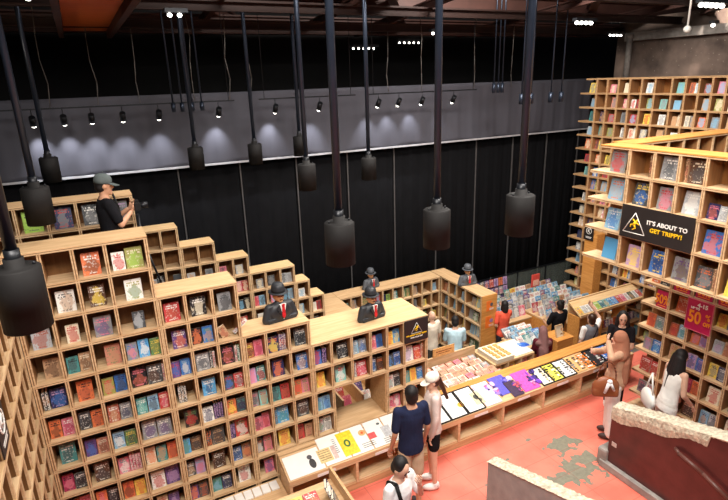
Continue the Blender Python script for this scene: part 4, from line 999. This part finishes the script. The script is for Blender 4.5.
t = empty('goods_tray', (5.90, 6.52, .252)); tag(t, 'cream cardboard tray with rows of tan cards on the cabinet', 'tray')
MB().box(-.2, .2, -.26, .26, 0, .08, bev=.004).build('tray', M['cream'], t)
for r_ in range(3):
    for c_ in range(5):
        MB().box(-.15+r_*.12, -.15+r_*.12+.07, -.22+c_*.09, -.22+c_*.09+.06, .08, .10).build('card', cmat((206, 164, 96)), t)
# sloping bin of pastel booklets behind the bench
t = empty('sloping_bin', (4.42, 5.70, -1)); tag(t, 'wide sloping bin full of pastel stationery behind the framed prints', 'bin')
mb = MB(); mb.prism([(0, .0), (0, 1.38), (.95, 1.28), (.95, 0)], 0, 1.08, 'x'); mb.build('bin_body', M['ply'], t)
mb = MB(); mb.box(-.02, 1.1, .93, .96, 0, 1.5); mb.build('rear_board', M['ply_edge'], t)
pp = ['pnk', 'tan', 'crm', 'wht', 'lbl', 'ter', 'pnk', 'sea', 'gry', 'yel']
pp = ['pnk', 'tan', 'crm', 'crm', 'wht', 'ter', 'ter', 'gry', 'tan']
for j in range(5):
    for i in range(7):
        c = random.choice(pp); p = [c, AUTO2[c], 'red' if c == 'crm' else 'ter']
        book((4.50+.148*i+random.uniform(-.01, .01), 5.74+.175*j, .385-.018*j), random.uniform(-.2, .2), .13, .17, .02, p, '%s stationery pack, %s column, %s row of the sloping bin' % (PAL[c][1], ORD[i+1], ORD[j+1]), 'stationery packs in the sloping bin', tilt=-1.30, name='stationery_pack', cat='stationery')
t = empty('card_sign', (4.85, 6.63, .50)); tag(t, 'orange tan header card standing at the back of the pastel bin', 'sign')
MB().box(-.22, .22, 0, .012, 0, .16).build('card', cmat((232, 178, 112)), t)
mb = MB(); mb.box(-.16, .16, -.002, 0, .085, .10); mb.box(-.12, .12, -.002, 0, .05, .06); mb.build('lettering', cmat((150, 80, 40)), t)
# pedestal with a framed card
t = empty('pedestal', (7.42, 6.50, -1)); tag(t, 'warm plywood pedestal between the brown headscarf and the grey vest', 'pedestal')
MB().box(0, .42, 0, .38, 0, 1.10, bev=.005).build('body', M['ply_warm'], t); MB().box(-.01, .43, -.01, .39, 1.10, 1.13).build('top_board', M['ply_warm'], t)
t = framed('framed_card', .16, .22, (7.60, 6.62, .135), 0, -.25, M['cream'], [('e', .5, .6, .5, .4, cmat((200, 150, 110))), ('r', .5, .2, .7, .1, cmat((120, 90, 60)))], 'small framed cream card standing on the pedestal', 'framed card', M['ply_edge'])
# magazine rack near the curtain
t = empty('magazine_rack', (7.75, 9.3, -1)); tag(t, 'dark wire rack of magazines beside the glass railing', 'rack')
for x_ in (0, .5, 1.0): MB().tube((x_, 0, 0), (x_, .12, 1.35), .012, n=8).build('post', M['black_metal'], t)
for j in range(4): MB().box(0, 1.0, -.02+.03*j, .04+.03*j, .42+.22*j, .44+.22*j).build('ledge', M['black_metal'], t)
for j in range(4):
    for i in range(7):
        c = random.choice(['pur', 'gry', 'org', 'nvy', 'red', 'lil', 'dgy', 'tan']); book((7.82+i*.142, 9.275+.03*j, -.558+.22*j), 0, .125, .19, .012, [c, AUTO2[c], AUTO3[c]], '%s magazine, %s from the left, %s tier of the wire rack' % (PAL[c][1], ORD[i+1], ORD[j+1]), 'magazines in the wire rack', tilt=-.12, name='magazine', cat='magazine')
t = empty('red_standee', (9.45, 9.12, -.27)); tag(t, 'tall red standee rising above the rear tables', 'standee')
MB().box(-.13, .13, 0, .04, 0, .55, bev=.02).build('board', cmat((206, 74, 64)), t); MB().box(-.09, .09, -.004, 0, .25, .4).build('panel', cmat((240, 180, 160)), t)
# low gondola seen through the hatch
t = empty('slatted_gondola', (2.95, 6.75, -1)); tag(t, 'pale plywood gondola with slanted dividers seen through the hatch', 'gondola')
MB().box(0, 1.25, 0, 1.0, .8, .84).build('top_board', M['pale'], t)
for k in range(4): MB().box(.05+.36*k, .08+.36*k, .05, .95, .84, 1.12).build('divider', M['ply_edge'], t)
MB().box(0, 1.25, .0, .03, 0, .8).build('front_board', M['ply'], t); MB().box(0, 1.25, .97, 1.0, 0, 1.14).build('rear_board', M['pale'], t)
for k in range(6):
    c = ['pnk', 'red', 'wht', 'nvy', 'crm', 'pnk'][k]; book((3.17+.36*(k//2), 6.95+.3*(k % 2), -.155), 0, .16, .2, .03, [c, AUTO2[c], AUTO3[c]], '%s book in the gondola seen through the hatch, %s' % (PAL[c][1], ORD[k+1]), 'books in the slatted gondola', tilt=-.5)
# glass railing
gm, nt, b = newmat('railing_glass'); b.inputs['Transmission Weight'].default_value = .9; b.inputs['Roughness'].default_value = .08; b.inputs['Base Color'].default_value = (.6, .68, .62, 1); b.inputs['IOR'].default_value = 1.2
for i in range(5):
    t = empty('glass_panel', (6.6+i*1.0, 9.92, -1)); tag(t, 'glass railing panel behind the rear tables, %s from the left' % ORD[i+1], 'railing', 'glass railing panels')
    MB().box(.02, .98, 0, .012, .05, 1.05).build('pane', gm, t); MB().box(0, 1.0, -.015, .03, 1.05, 1.07).build('top_rail', M['black_metal'], t); MB().box(-.01, .02, -.01, .03, 0, 1.05).build('post', M['black_metal'], t)

# leaning goods behind the lower right bookcase's open end
for i, c in enumerate(['wht', 'crm', 'sil', 'wht']):
    book((6.62-.16*i*.5, 5.9+.16*i, -.0), R(-30), .2, .27, .03, [c, AUTO2[c], AUTO3[c]], 'pale magazine, %s from the bench, beyond the young woman in black' % ORD[i+1], 'pale magazines beyond the bench', tilt=-.4, name='magazine', cat='magazine') if False else None

o = mass.build('small_book'); tag(o, 'small books filling the far bookcases and the low U', 'books', kind='stuff')

# ---------------------------------------------------------------- busts
def bust(loc, rz, s, label, suit, hatc, front_white=False):
    t = empty('bust', loc, rz); t.scale = (s, s, s); tag(t, label, 'bust', None)
    mb = MB()
    mb.cap((-.15, 0, .19), (.15, 0, .19), .055); mb.ell((0, 0, .12), (.19, .10, .14)); mb.cap((-.16, 0, .17), (-.20, -.01, .03), .055, .058); mb.cap((.16, 0, .17), (.20, -.01, .03), .055, .058); mb.cap((0, .005, .2), (0, .005, .25), .05, .05)
    mb.box(-.2, .2, -.08, .08, .0, .05)
    o = mb.build('jacket', suit, t); remesh(o, .008, 3)
    for v in o.data.vertices: v.co.z = max(v.co.z, 0)
    mb = MB(); mb.prism([(-.045, .245), (.045, .245), (.0, .04)], -.118, -.085); mb.build('shirt_front', M['white'], t)
    mb = MB(); mb.prism([(-.014, .235), (.014, .235), (.026, .09), (0, .055), (-.026, .09)], -.128, -.115); mb.prism([(-.02, .25), (.02, .25), (.013, .225), (-.013, .225)], -.134, -.112); mb.build('tie', cmat((196, 30, 40)), t)
    for sx in (-1, 1):
        mb = MB(); mb.prism([(sx*.048, .25), (sx*.085, .20), (sx*.03, .10), (sx*.004, .05)], -.124, -.10); mb.build('lapel', suit, t)
    mb = MB(); mb.ell((0, -.005, .335), (.068, .078, .088)); mb.cap((0, .01, .22), (0, 0, .29), .042, .042); mb.ell((0, -.082, .325), (.012, .018, .022)); mb.ell((0, -.06, .275), (.03, .02, .02))
    for sx in (-1, 1): mb.ell((sx*.068, .005, .33), (.012, .018, .024))
    o = mb.build('head', cmat((196, 142, 100), .08), t); remesh(o, .007, 2)
    for sx in (-1, 1):
        MB().ell((sx*.026, -.076, .345), (.010, .006, .006), sub=1).build('eye', M['eye'], o); MB().box(sx*.026-.014, sx*.026+.014, -.082, -.07, .360, .365).build('eyebrow', M['eye'], o)
    MB().box(-.018, .018, -.083, -.07, .293, .298).build('mouth', M['eye'], o)
    hat = MB().lathe([(.074, .0), (.118, .004), (.128, .014), (.124, .018), (.092, .012), (.084, .02), (.086, .06), (.080, .10), (.060, .128), (.03, .138), (0, .14)], (0, 0, .375), sy=1.12).build('bowler_hat', hatc, t)
    MB().lathe([(.0865, .018), (.0875, .02), (.0875, .042), (.0865, .044)], (0, 0, .375), sy=1.12).build('hat_band', M['black'], hat)
    return t
dk = mat('charcoal_suit', (46, 48, 52), .45); gr = mat('grey_suit', (84, 88, 94), .5)
bust((1.76, 5.72, 2.29), R(8), .92, 'painted bust in a black bowler hat and red tie, nearest, on the plywood step', dk, dk)
bust((3.04, 5.80, 1.96), R(8), .88, 'painted bust in a black bowler hat on the long low bookcase', dk, dk)
bust((4.95, 9.42, .77), R(10), .88, 'painted grey bust in a bowler hat on the back of the U', gr, gr)
bust((6.80, 8.50, .77), R(-10), .90, 'painted grey bust in a bowler hat on the right arm of the U', gr, gr)

# ---------------------------------------------------------------- people
def capsule_mb(parts):
    mb = MB()
    for p in parts:
        if p[0] == 'c': mb.cap(*p[1:])
        elif p[0] == 'l': mb.loft(*p[1:])
        else: mb.ell(*p[1:])
    return mb
def person(label, loc, rz, h=1.65, top='tee', topc=(40, 44, 70), bottom='trousers', botc=(60, 60, 70), hair='short', hairm=None, skin=None, arms=None, lean=0, nod=0, turn=0, shoes=(230, 230, 226), vox=.011, headwear=None, hwc=None, sleeve=.5, legs=None, female=False, robe=False, hood_c=None, group=None, grip=.4):
    s = h/1.70; skin = skin or M['skin']; hairm = hairm or M['hair']
    t = empty('person', loc, rz); t.scale = (s*.87, s*.90, s); tag(t, label, 'person')
    sh = .165 if female else .185; A = arms or {}
    V = Vector
    Lm = Matrix.Rotation(lean, 3, 'X')         # lean forward = toward -Y (positive)
    hipc = V((0, 0, .92))
    def U(p): return hipc + Lm @ (V(p)-hipc)
    default = {'L': [(sh+.05, .02, 1.13), (sh+.06, -.08, .90)], 'R': [(-sh-.05, .02, 1.13), (-sh-.06, -.08, .90)]}
    J = {}
    for sd, sx in (('L', 1), ('R', -1)):
        e, w_ = A.get(sd, default[sd]); raw = sd in A
        J[sd] = (U((sx*sh, 0, 1.40)), U(e), U(w_))
    headc = U((0, -.012, 1.575)); nb = U((0, .012, 1.44))
    Hm = Matrix.Rotation(lean, 3, 'X') @ Matrix.Rotation(turn, 3, 'Z') @ Matrix.Rotation(nod, 3, 'X')
    def Hp(p): return headc + Hm @ V(p)
    lg = legs or {'L': [(.10, 0, .50), (.11, .02, .08)], 'R': [(-.10, 0, .50), (-.11, .02, .08)]}
    # ---- body, one continuous skin surface
    k_ = .92 if female else 1.0
    tor = lambda g, lo: [(lo, .158+g, .108+g, 0), (lo+.06, .162+g, .11+g, 0), (1.03, (.135 if female else .15)+g, .098+g, 0), (1.12, (.125 if female else .148)+g, .095+g, 0), (1.22, .155*k_+g, .108+g, -.005), (1.32, .172*k_+g, .108+g, 0), (1.39, .158*k_+g, .088+g*.8, .008), (1.43, .10*k_+g, .066+g*.6, .012), (1.46, .055+g*.5, .052+g*.4, .012)]
    P = [('l', tor(0, .86), U), ('c', U((-sh+.045, .01, 1.385)), U((sh-.045, .01, 1.385)), .055, .055), ('c', U((0, .012, 1.38)), nb, .058, .052), ('c', nb, Hp((0, .012, -.06)), .05, .048),
         ('e', Hp((0, .008, .02)), (.074, .092, .098), Hm), ('e', Hp((0, -.018, -.045)), (.055, .062, .068), Hm), ('e', Hp((0, -.095, -.012)), (.012, .017, .022), Hm), ('e', Hp((0, -.075, -.085)), (.024, .02, .018), Hm)]
    for sx in (-1, 1): P.append(('e', Hp((sx*.077, .008, -.005)), (.010, .02, .028), Hm))
    for sd in 'LR':
        a, b_, c = J[sd]; P += [('c', a, b_, .048, .038), ('c', b_, c, .038, .025)]
    for sd, sx in (('L', 1), ('R', -1)):
        k, an = [V(q) for q in lg[sd]]; P += [('c', V((sx*.085, 0, .88)), k, .082, .056), ('c', k, an, .054, .036), ('e', an+V((0, -.06, -.045)), (.042, .115, .035))]
    mb = capsule_mb(P); body = mb.build('body', (skin, M['eye'], M['lip'], hairm), t); remesh(body, vox, 3)
    # hands: palm with five separate curled fingers, face details
    mb = MB()
    for sd, sx in (('L', 1), ('R', -1)):
        a, b_, c = J[sd]; d = (c-b_).normalized(); side = d.cross(V((0, 1, .2))); side = side.normalized() if side.length > .2 else V((1, 0, 0)); up = side.cross(d).normalized()
        if sd == 'R': side = -side
        q = Matrix((side, up, d)).transposed()
        mb.ell(c+d*.045, (.038, .017, .052), q)
        for fi, (off, ln_) in enumerate(((-.028, .062), (-.010, .074), (.009, .070), (.027, .054))):
            p0 = c+d*.085+side*off; p1 = p0+(d*math.cos(grip)+up*math.sin(grip))*ln_*.55; p2 = p1+(d*math.cos(grip*2.4)+up*math.sin(grip*2.4))*ln_*.5
            mb.cap(p0, p1, .0092, .0085, 8); mb.cap(p1, p2, .0085, .007, 8)
        p0 = c+d*.03-side*.034; p1 = p0+(d*.7-side*.6+up*.3).normalized()*.036; p2 = p1+(d+up*.5).normalized()*.028
        mb.cap(p0, p1, .0115, .0100, 8); mb.cap(p1, p2, .010, .0085, 8)
    mb.mi = 1
    for sx in (-1, 1): mb.ell(Hp((sx*.030, -.079, .018)), (.012, .007, .006), Hm, sub=2)
    mb.mi = 3
    for sx in (-1, 1): mb.ell(Hp((sx*.031, -.081, .040)), (.018, .006, .0035), Hm, sub=2)
    mb.mi = 2; mb.ell(Hp((0, -.079, -.052)), (.021, .008, .006), Hm, sub=2)
    tmp = bpy.data.meshes.new('tmp'); mb.bm.to_mesh(tmp); mb.bm.free()
    bm = bmesh.new(); bm.from_mesh(body.data); bm.from_mesh(tmp); bm.to_mesh(body.data); bm.free(); bpy.data.meshes.remove(tmp)
    # ---- top garment
    g = .014
    if top:
        tm = clothm('garment_%d_%d_%d' % topc, topc)
        hem = .78 if robe else .93
        P = [('l', tor(.017, .86)[:8], U), ('c', U((-sh+.04, .01, 1.385)), U((sh-.04, .01, 1.385)), .066, .066)]
        if top == 'sleeveless': P = [('l', tor(.014, .82)[:7], U)]+[('c', U((q*.085, -.08, 1.34)), U((q*.08, .06, 1.42)), .022, .022) for q in (-1, 1)]
        for sd in 'LR':
            if top == 'sleeveless': continue
            a, b_, c = J[sd]
            if sleeve <= .5: P.append(('c', a, a+(b_-a)*(sleeve*1.5), .062, .058))
            else: P += [('c', a, b_, .062, .052), ('c', b_, b_+(c-b_)*(sleeve), .052, .042)]
        if robe:
            P += [('c', U((0, 0, 1.0)), V((0, .01, .90)), .155, .162)]
        o = capsule_mb(P).build('top', tm, t); remesh(o, vox, 3)
    if bottom:
        bmt = clothm('cloth_%d_%d_%d' % botc, botc)
        P = [('e', V((0, 0, .93)), (.17, .12, .12))]
        for sd, sx in (('L', 1), ('R', -1)):
            k, an = [V(q) for q in lg[sd]]; hp = V((sx*.085, 0, .88))
            if bottom == 'shorts': P.append(('c', hp, hp+(k-hp)*(.85 if not female else .55), .095, .088))
            elif bottom == 'trousers': P += [('c', hp, k, .095, .072), ('c', k, an+V((0, 0, .02)), .070, .055)]
            elif bottom == 'wide': P += [('c', hp, k, .105, .095), ('c', k, an+V((0, 0, .03)), .092, .095)]
        if bottom == 'skirt': P += [('c', V((0, 0, .9)), V((0, 0, .35)), .15, .2)]
        o = capsule_mb(P).build(bottom if bottom != 'wide' else 'trousers', bmt, t); remesh(o, vox, 3)
    sm = mat('shoe_%d_%d_%d' % shoes, shoes, .6)
    for sd in 'LR':
        an = V(lg[sd][1]); mb = MB(); mb.ell(an+V((0, -.055, -.035)), (.052, .135, .048)); mb.ell(an+V((0, .01, -.01)), (.05, .06, .06)); o = mb.build('shoe', sm, t); remesh(o, .01, 2)
        for v in o.data.vertices: v.co.z = max(v.co.z, .002)
    # ---- hair
    if hair:
        P = [('e', Hp((0, .032, .040)), (.089, .092, .088), Hm), ('e', Hp((0, .048, -.012)), (.084, .070, .090), Hm)] if headwear != 'cap' else [('e', Hp((0, .022, .02)), (.080, .088, .075), Hm), ('e', Hp((0, .040, -.02)), (.074, .066, .06), Hm)]
        if hair == 'long':
            rn = random.Random(4)
            for q in range(11):
                a = PI*(q/10)
                p0 = Hp((.078*math.cos(a), .03+.06*math.sin(a), .0)); p1 = p0+V((.035*math.cos(a), .045*math.sin(a)+.01, -.18)); p2 = p1+V((rn.uniform(-.03, .03), .03*math.sin(a)+rn.uniform(-.01, .02), -.20-rn.uniform(0, .08)))
                P += [('c', p0, p1, .036, .034), ('c', p1, p2, .034, .012)]
        elif hair == 'front':
            P += [('c', Hp((sx*.078, .01, .04)), Hp((sx*.095, -.02, -.20)), .032, .04) for sx in (-1, 1)]+[('c', Hp((sx*.095, -.02, -.20)), Hp((sx*.10, -.05, -.42)), .04, .03) for sx in (-1, 1)]+[('c', Hp((0, .06, .0)), Hp((0, .09, -.2)), .08, .09)]
        elif hair == 'bob': P += [('c', Hp((0, .05, .0)), Hp((0, .06, -.09)), .085, .08), ('c', Hp((.07, .02, .0)), Hp((.078, .02, -.08)), .03, .03), ('c', Hp((-.07, .02, .0)), Hp((-.078, .02, -.08)), .03, .03)]
        elif hair == 'bun': P += [('e', Hp((0, .09, .11)), (.045, .045, .04), Hm)]
        elif hair == 'tail': P += [('c', Hp((0, .10, .0)), Hp((0, .15, -.30)), .04, .025)]
        o = capsule_mb(P).build('hair', hairm, t); remesh(o, .009, 2)
    if headwear == 'cap':
        cmx = clothm('cap_%d_%d_%d' % hwc, hwc, .05)
        mb = MB(); prof = [(.090, -.01), (.092, .02), (.087, .05), (.069, .078), (.038, .093), (.008, .096)]
        mb.lathe(prof, (0, 0, 0), n=24, sy=1.12)
        n = 14; fr = [(.085*math.sin(a), -.09*math.cos(a)-.01, .0) for a in [(-1.15+2.3*i/n) for i in range(n+1)]]; bk = [(.088*math.sin(a)*.95, -.185*math.cos(a*.8)+.0, -.022) for a in [(-1.15+2.3*i/n) for i in range(n+1)]]
        for dz in (0, -.006):
            a = [mb.bm.verts.new((p[0], p[1], p[2]+dz)) for p in fr]; b_ = [mb.bm.verts.new((p[0], p[1], p[2]+dz)) for p in bk]
            for i in range(n): mb.bm.faces.new((a[i], a[i+1], b_[i+1], b_[i]))
        mb.ell((0, 0, .112), (.008, .008, .006), sub=2)
        o = mb.build('cap', cmx, t); o.matrix_local = Matrix.Translation(Hp((0, .014, .035))) @ Hm.to_4x4()
    if headwear == 'hijab':
        hm = clothm('scarf_%d_%d_%d' % hwc, hwc, .08)
        P = [('e', Hp((0, .022, .025)), (.098, .108, .112), Hm), ('c', Hp((0, .03, -.05)), U((0, .03, 1.42)), .095, .125), ('e', U((0, .02, 1.36)), (.20, .135, .10), Lm), ('c', Hp((0, -.045, -.115)), U((0, -.06, 1.36)), .055, .09), ('c', Hp((.0, .06, .0)), U((0, .11, 1.18)), .09, .10), ('c', U((.04, .10, 1.25)), U((.06, .12, .95)), .09, .06)]
        o = capsule_mb(P).build('headscarf', hm, t); remesh(o, .010, 3)
    return t, J, U, Hp
V = Vector
def part_of(t, mb, name, m): return mb.build(name, m, t)

# man with the camera on the landing
LZm = 2.37
t, J, U, Hp = person('man in a grey cap and black polo photographing from the landing, camera in hand', (.12, 6.52, LZm), R(96), 1.74, 'tee', (26, 26, 30), 'trousers', (34, 34, 38), 'short', headwear='cap', hwc=(92, 100, 100), skin=M['skin2'],
       arms={'L': [(.21, -.09, 1.15), (.09, -.25, 1.27)], 'R': [(-.21, -.10, 1.16), (-.07, -.25, 1.26)]}, nod=.15, shoes=(30, 30, 30))
sb = MB(); pts = [U((.10, -.10, 1.46)), U((.02, -.135, 1.3)), U((-.12, -.12, 1.1)), U((-.17, .0, .98))]
for a, b_ in zip(pts, pts[1:]): sb.cap(a, b_, .013)
sb.build('bag_strap', M['black'], t)
# camera and tripod stand on their own
wm = Matrix.Translation((.12, 6.52, LZm)) @ Matrix.Rotation(R(96), 4, 'Z')
cp = wm @ V((.0, -.31, 1.335)); 
c_ = empty('photo_camera', cp, R(96)); tag(c_, 'black photo camera with a lens held by the man in the grey cap', 'camera')
MB().box(-.07, .07, -.035, .035, -.045, .045, bev=.008).build('camera_body', M['black'], c_); MB().tube((0, -.03, 0), (0, -.12, 0), .034, .038).build('lens', M['black_metal'], c_); MB().box(-.025, .025, -.025, .02, .045, .07, bev=.005).build('viewfinder', M['black'], c_)
tp = wm @ V((0, -.31, 0)); tr = empty('tripod', (tp.x, tp.y, LZm)); tag(tr, 'thin dark tripod standing under the camera on the landing', 'tripod')
MB().tube((0, 0, .5), (0, 0, 1.24), .014).build('column', M['black_metal'], tr)
for a in (0, 2.1, 4.2): MB().tube((0, 0, .95), (.22*math.cos(a), .22*math.sin(a), 0), .012).build('leg', M['black_metal'], tr)

person('man in a navy T-shirt and beige shorts seen from behind at the bench', (2.80, 4.44, 0), R(174), 1.74, 'tee', (36, 42, 68), 'shorts', (196, 178, 150), 'short', skin=M['skin2'], shoes=(60, 60, 64), vox=.009)
person('woman in a white cap, beige long sleeved top and black shorts', (3.27, 4.68, 0), R(-112), 1.63, 'tee', (220, 204, 196), 'shorts', (26, 26, 30), 'tail', hairm=M['hair_brown'], headwear='cap', hwc=(232, 228, 214), sleeve=1.0, female=True, nod=.25, vox=.009,
       arms={'L': [(.22, .0, 1.14), (.20, -.06, .90)], 'R': [(-.20, -.02, 1.14), (-.20, -.08, .90)]})
t, J, U, Hp = person('boy in a white T-shirt with a black strap, hand at his face, bottom edge', (2.12, 3.62, 0), R(20), 1.64, 'tee', (232, 232, 232), 'trousers', (50, 54, 66), 'short', nod=.45, lean=.08, vox=.009,
       arms={'L': [(.26, -.12, 1.18), (.10, -.20, 1.44)], 'R': [(-.24, -.02, 1.13), (-.22, -.16, .93)]})
sb = MB(); pts = [U((-.09, .12, 1.22)), U((-.11, .07, 1.42)), U((-.11, -.04, 1.455)), U((-.12, -.125, 1.32)), U((-.15, -.11, 1.12))]
for a, b_ in zip(pts, pts[1:]): sb.cap(a, b_, .022)
sb.build('backpack_strap', M['black'], t)
person('person in a pale blue headscarf, only the top of the head showing at the bottom', (1.86, 3.0, 0), R(150), 1.56, 'tee', (150, 176, 216), 'skirt', (110, 130, 170), None, headwear='hijab', hwc=(160, 186, 226), sleeve=1.0, female=True, vox=.012)
t, J, U, Hp = person('woman in a tan headscarf and blouse with white trousers, arm raised, brown handbag', (6.03, 4.24, 0), R(-135), 1.66, 'tee', (196, 156, 128), 'wide', (236, 230, 224), None, headwear='hijab', hwc=(170, 116, 92), sleeve=1.0, female=True, robe=True, nod=-.05, vox=.009,
       arms={'L': [(.34, -.14, 1.42), (.13, -.17, 1.56)], 'R': [(-.24, -.20, 1.26), (.02, -.36, 1.36)]}, shoes=(60, 40, 36))
hb = empty('handbag', (0, 0, 0)); hb.location = (5.66, 4.10, .86); hb.rotation_euler = (0, 0, R(-35)); tag(hb, 'brown leather handbag with a white tied scarf on the tan clad woman\'s arm', 'handbag')
mb = MB(); mb.ell((0, 0, .14), (.18, .07, .15)); mb.box(-.17, .17, -.06, .06, .0, .12, bev=.03); o = mb.build('bag_body', mat('brown_leather', (134, 78, 48), .4, var=.2), hb); remesh(o, .012, 4)
mb = MB(); n = 14
for i in range(n): a0, a1 = PI*i/n, PI*(i+1)/n; mb.cap((.12*math.cos(a0), 0, .24+.27*math.sin(a0)), (.12*math.cos(a1), 0, .24+.27*math.sin(a1)), .010, n=8)
mb.build('strap', mat('strap_leather', (108, 60, 38), .4), hb)
mb = MB(); mb.cap((.02, -.08, .26), (-.03, -.09, .10), .025, .018); mb.cap((.02, -.08, .26), (.08, -.09, .14), .022, .016); mb.ell((.02, -.08, .26), (.035, .03, .03)); mb.build('tied_scarf', cmat((226, 228, 236), .3), hb)
person('young woman with long black hair and a black top facing the camera', (6.70, 4.70, 0), R(-50), 1.62, 'tee', (30, 28, 32), 'trousers', (40, 40, 46), 'front', nod=.25, female=True, sleeve=.4, vox=.010,
       arms={'L': [(.19, -.08, 1.14), (.05, -.26, 1.10)], 'R': [(-.19, -.08, 1.14), (-.05, -.26, 1.12)]})
t, J, U, Hp = person('woman in a white sleeveless top with long dark hair bending to the right hand shelves', (6.16, 3.55, 0), R(72), 1.66, 'sleeveless', (238, 236, 230), 'trousers', (226, 222, 214), 'long', lean=.16, nod=.3, female=True, vox=.009, hairm=M['hair'],
       arms={'L': [(.21, -.04, 1.14), (.16, -.24, .98)], 'R': [(-.20, -.04, 1.13), (-.16, -.26, .98)]})
sbg = empty('shoulder_bag', (5.92, 3.66, .86), R(60)); tag(sbg, 'white shoulder bag behind the woman in the sleeveless top', 'handbag')
mb = MB(); mb.ell((0, 0, .12), (.16, .06, .14)); mb.box(-.13, .13, -.04, .04, .0, .14, bev=.03); o = mb.build('bag_body', M['white'], sbg); remesh(o, .012, 4)
mb = MB(); mb.cap((-.1, 0, .2), (-.02, .0, .50), .01); mb.cap((.1, 0, .2), (-.02, .0, .50), .01); mb.build('strap', M['white'], sbg)
LF = -1.0
person('woman in an orange-red T-shirt holding up a phone at the rear tables', (7.16, 7.72, LF), R(168), 1.60, 'tee', (234, 96, 72), 'trousers', (50, 50, 60), 'bob', female=True, vox=.012,
       arms={'L': [(.22, .02, 1.14), (.18, -.18, 1.0)], 'R': [(-.27, -.16, 1.26), (-.13, -.27, 1.44)]})
person('person with tied up hair in a black T-shirt between the rear tables', (7.98, 7.02, LF), R(176), 1.68, 'tee', (24, 24, 28), 'trousers', (40, 40, 46), 'bun', skin=M['skin2'], vox=.012,
       arms={'L': [(.25, -.08, 1.15), (.14, -.30, 1.12)], 'R': [(-.26, -.08, 1.16), (-.13, -.30, 1.14)]})
t, J, U, Hp = person('person in a grey vest over white sleeves reaching up with one arm', (8.02, 6.28, LF), R(172), 1.66, 'tee', (238, 236, 230), 'trousers', (44, 44, 50), 'short', hairm=M['hair_brown'], sleeve=.45, vox=.012,
       arms={'L': [(.24, .0, 1.13), (.20, -.14, .95)], 'R': [(-.36, -.12, 1.50), (-.22, -.24, 1.72)]})
mb = capsule_mb([('l', [(.84, .19, .14, 0), (1.0, .185, .135, 0), (1.15, .178, .132, 0), (1.3, .20, .142, 0), (1.39, .185, .12, .008), (1.44, .12, .095, .012)], U), ('c', U((-.11, .01, 1.39)), U((.11, .01, 1.39)), .076, .076)]); o = mb.build('vest', clothm('vest_grey', (116, 118, 124)), t); remesh(o, .012, 3)
mb = MB(); pts = [U((-.10, .11, 1.42)), U((.04, .15, 1.22)), U((.18, .12, 1.0))]
for a, b_ in zip(pts, pts[1:]): mb.cap(a, b_, .014)
mb.build('bag_strap', M['black'], t)
person('woman in a dusty brown headscarf and maroon top bending over the magazines', (6.92, 6.36, LF), R(150), 1.58, 'tee', (96, 34, 46), 'skirt', (50, 30, 38), None, headwear='hijab', hwc=(128, 92, 90), sleeve=.9, female=True, lean=.25, nod=.3, vox=.012,
       arms={'L': [(.20, -.10, 1.18), (.06, -.28, 1.10)], 'R': [(-.20, -.12, 1.2), (-.10, -.30, 1.34)]})
person('man in a pale blue and white printed T-shirt inside the U of low bookcases', (5.72, 7.46, LF), R(150), 1.66, 'tee', (186, 216, 228), 'trousers', (60, 66, 80), 'short', lean=.15, nod=.25, vox=.012,
       arms={'L': [(.22, -.1, 1.14), (.10, -.30, 1.08)], 'R': [(-.22, -.08, 1.14), (-.18, -.28, 1.02)]})
person('bald man in a pale shirt standing beside the man in pale blue', (5.54, 7.98, LF), R(190), 1.64, 'tee', (226, 214, 196), 'trousers', (70, 66, 60), None, skin=M['skin'], vox=.012)
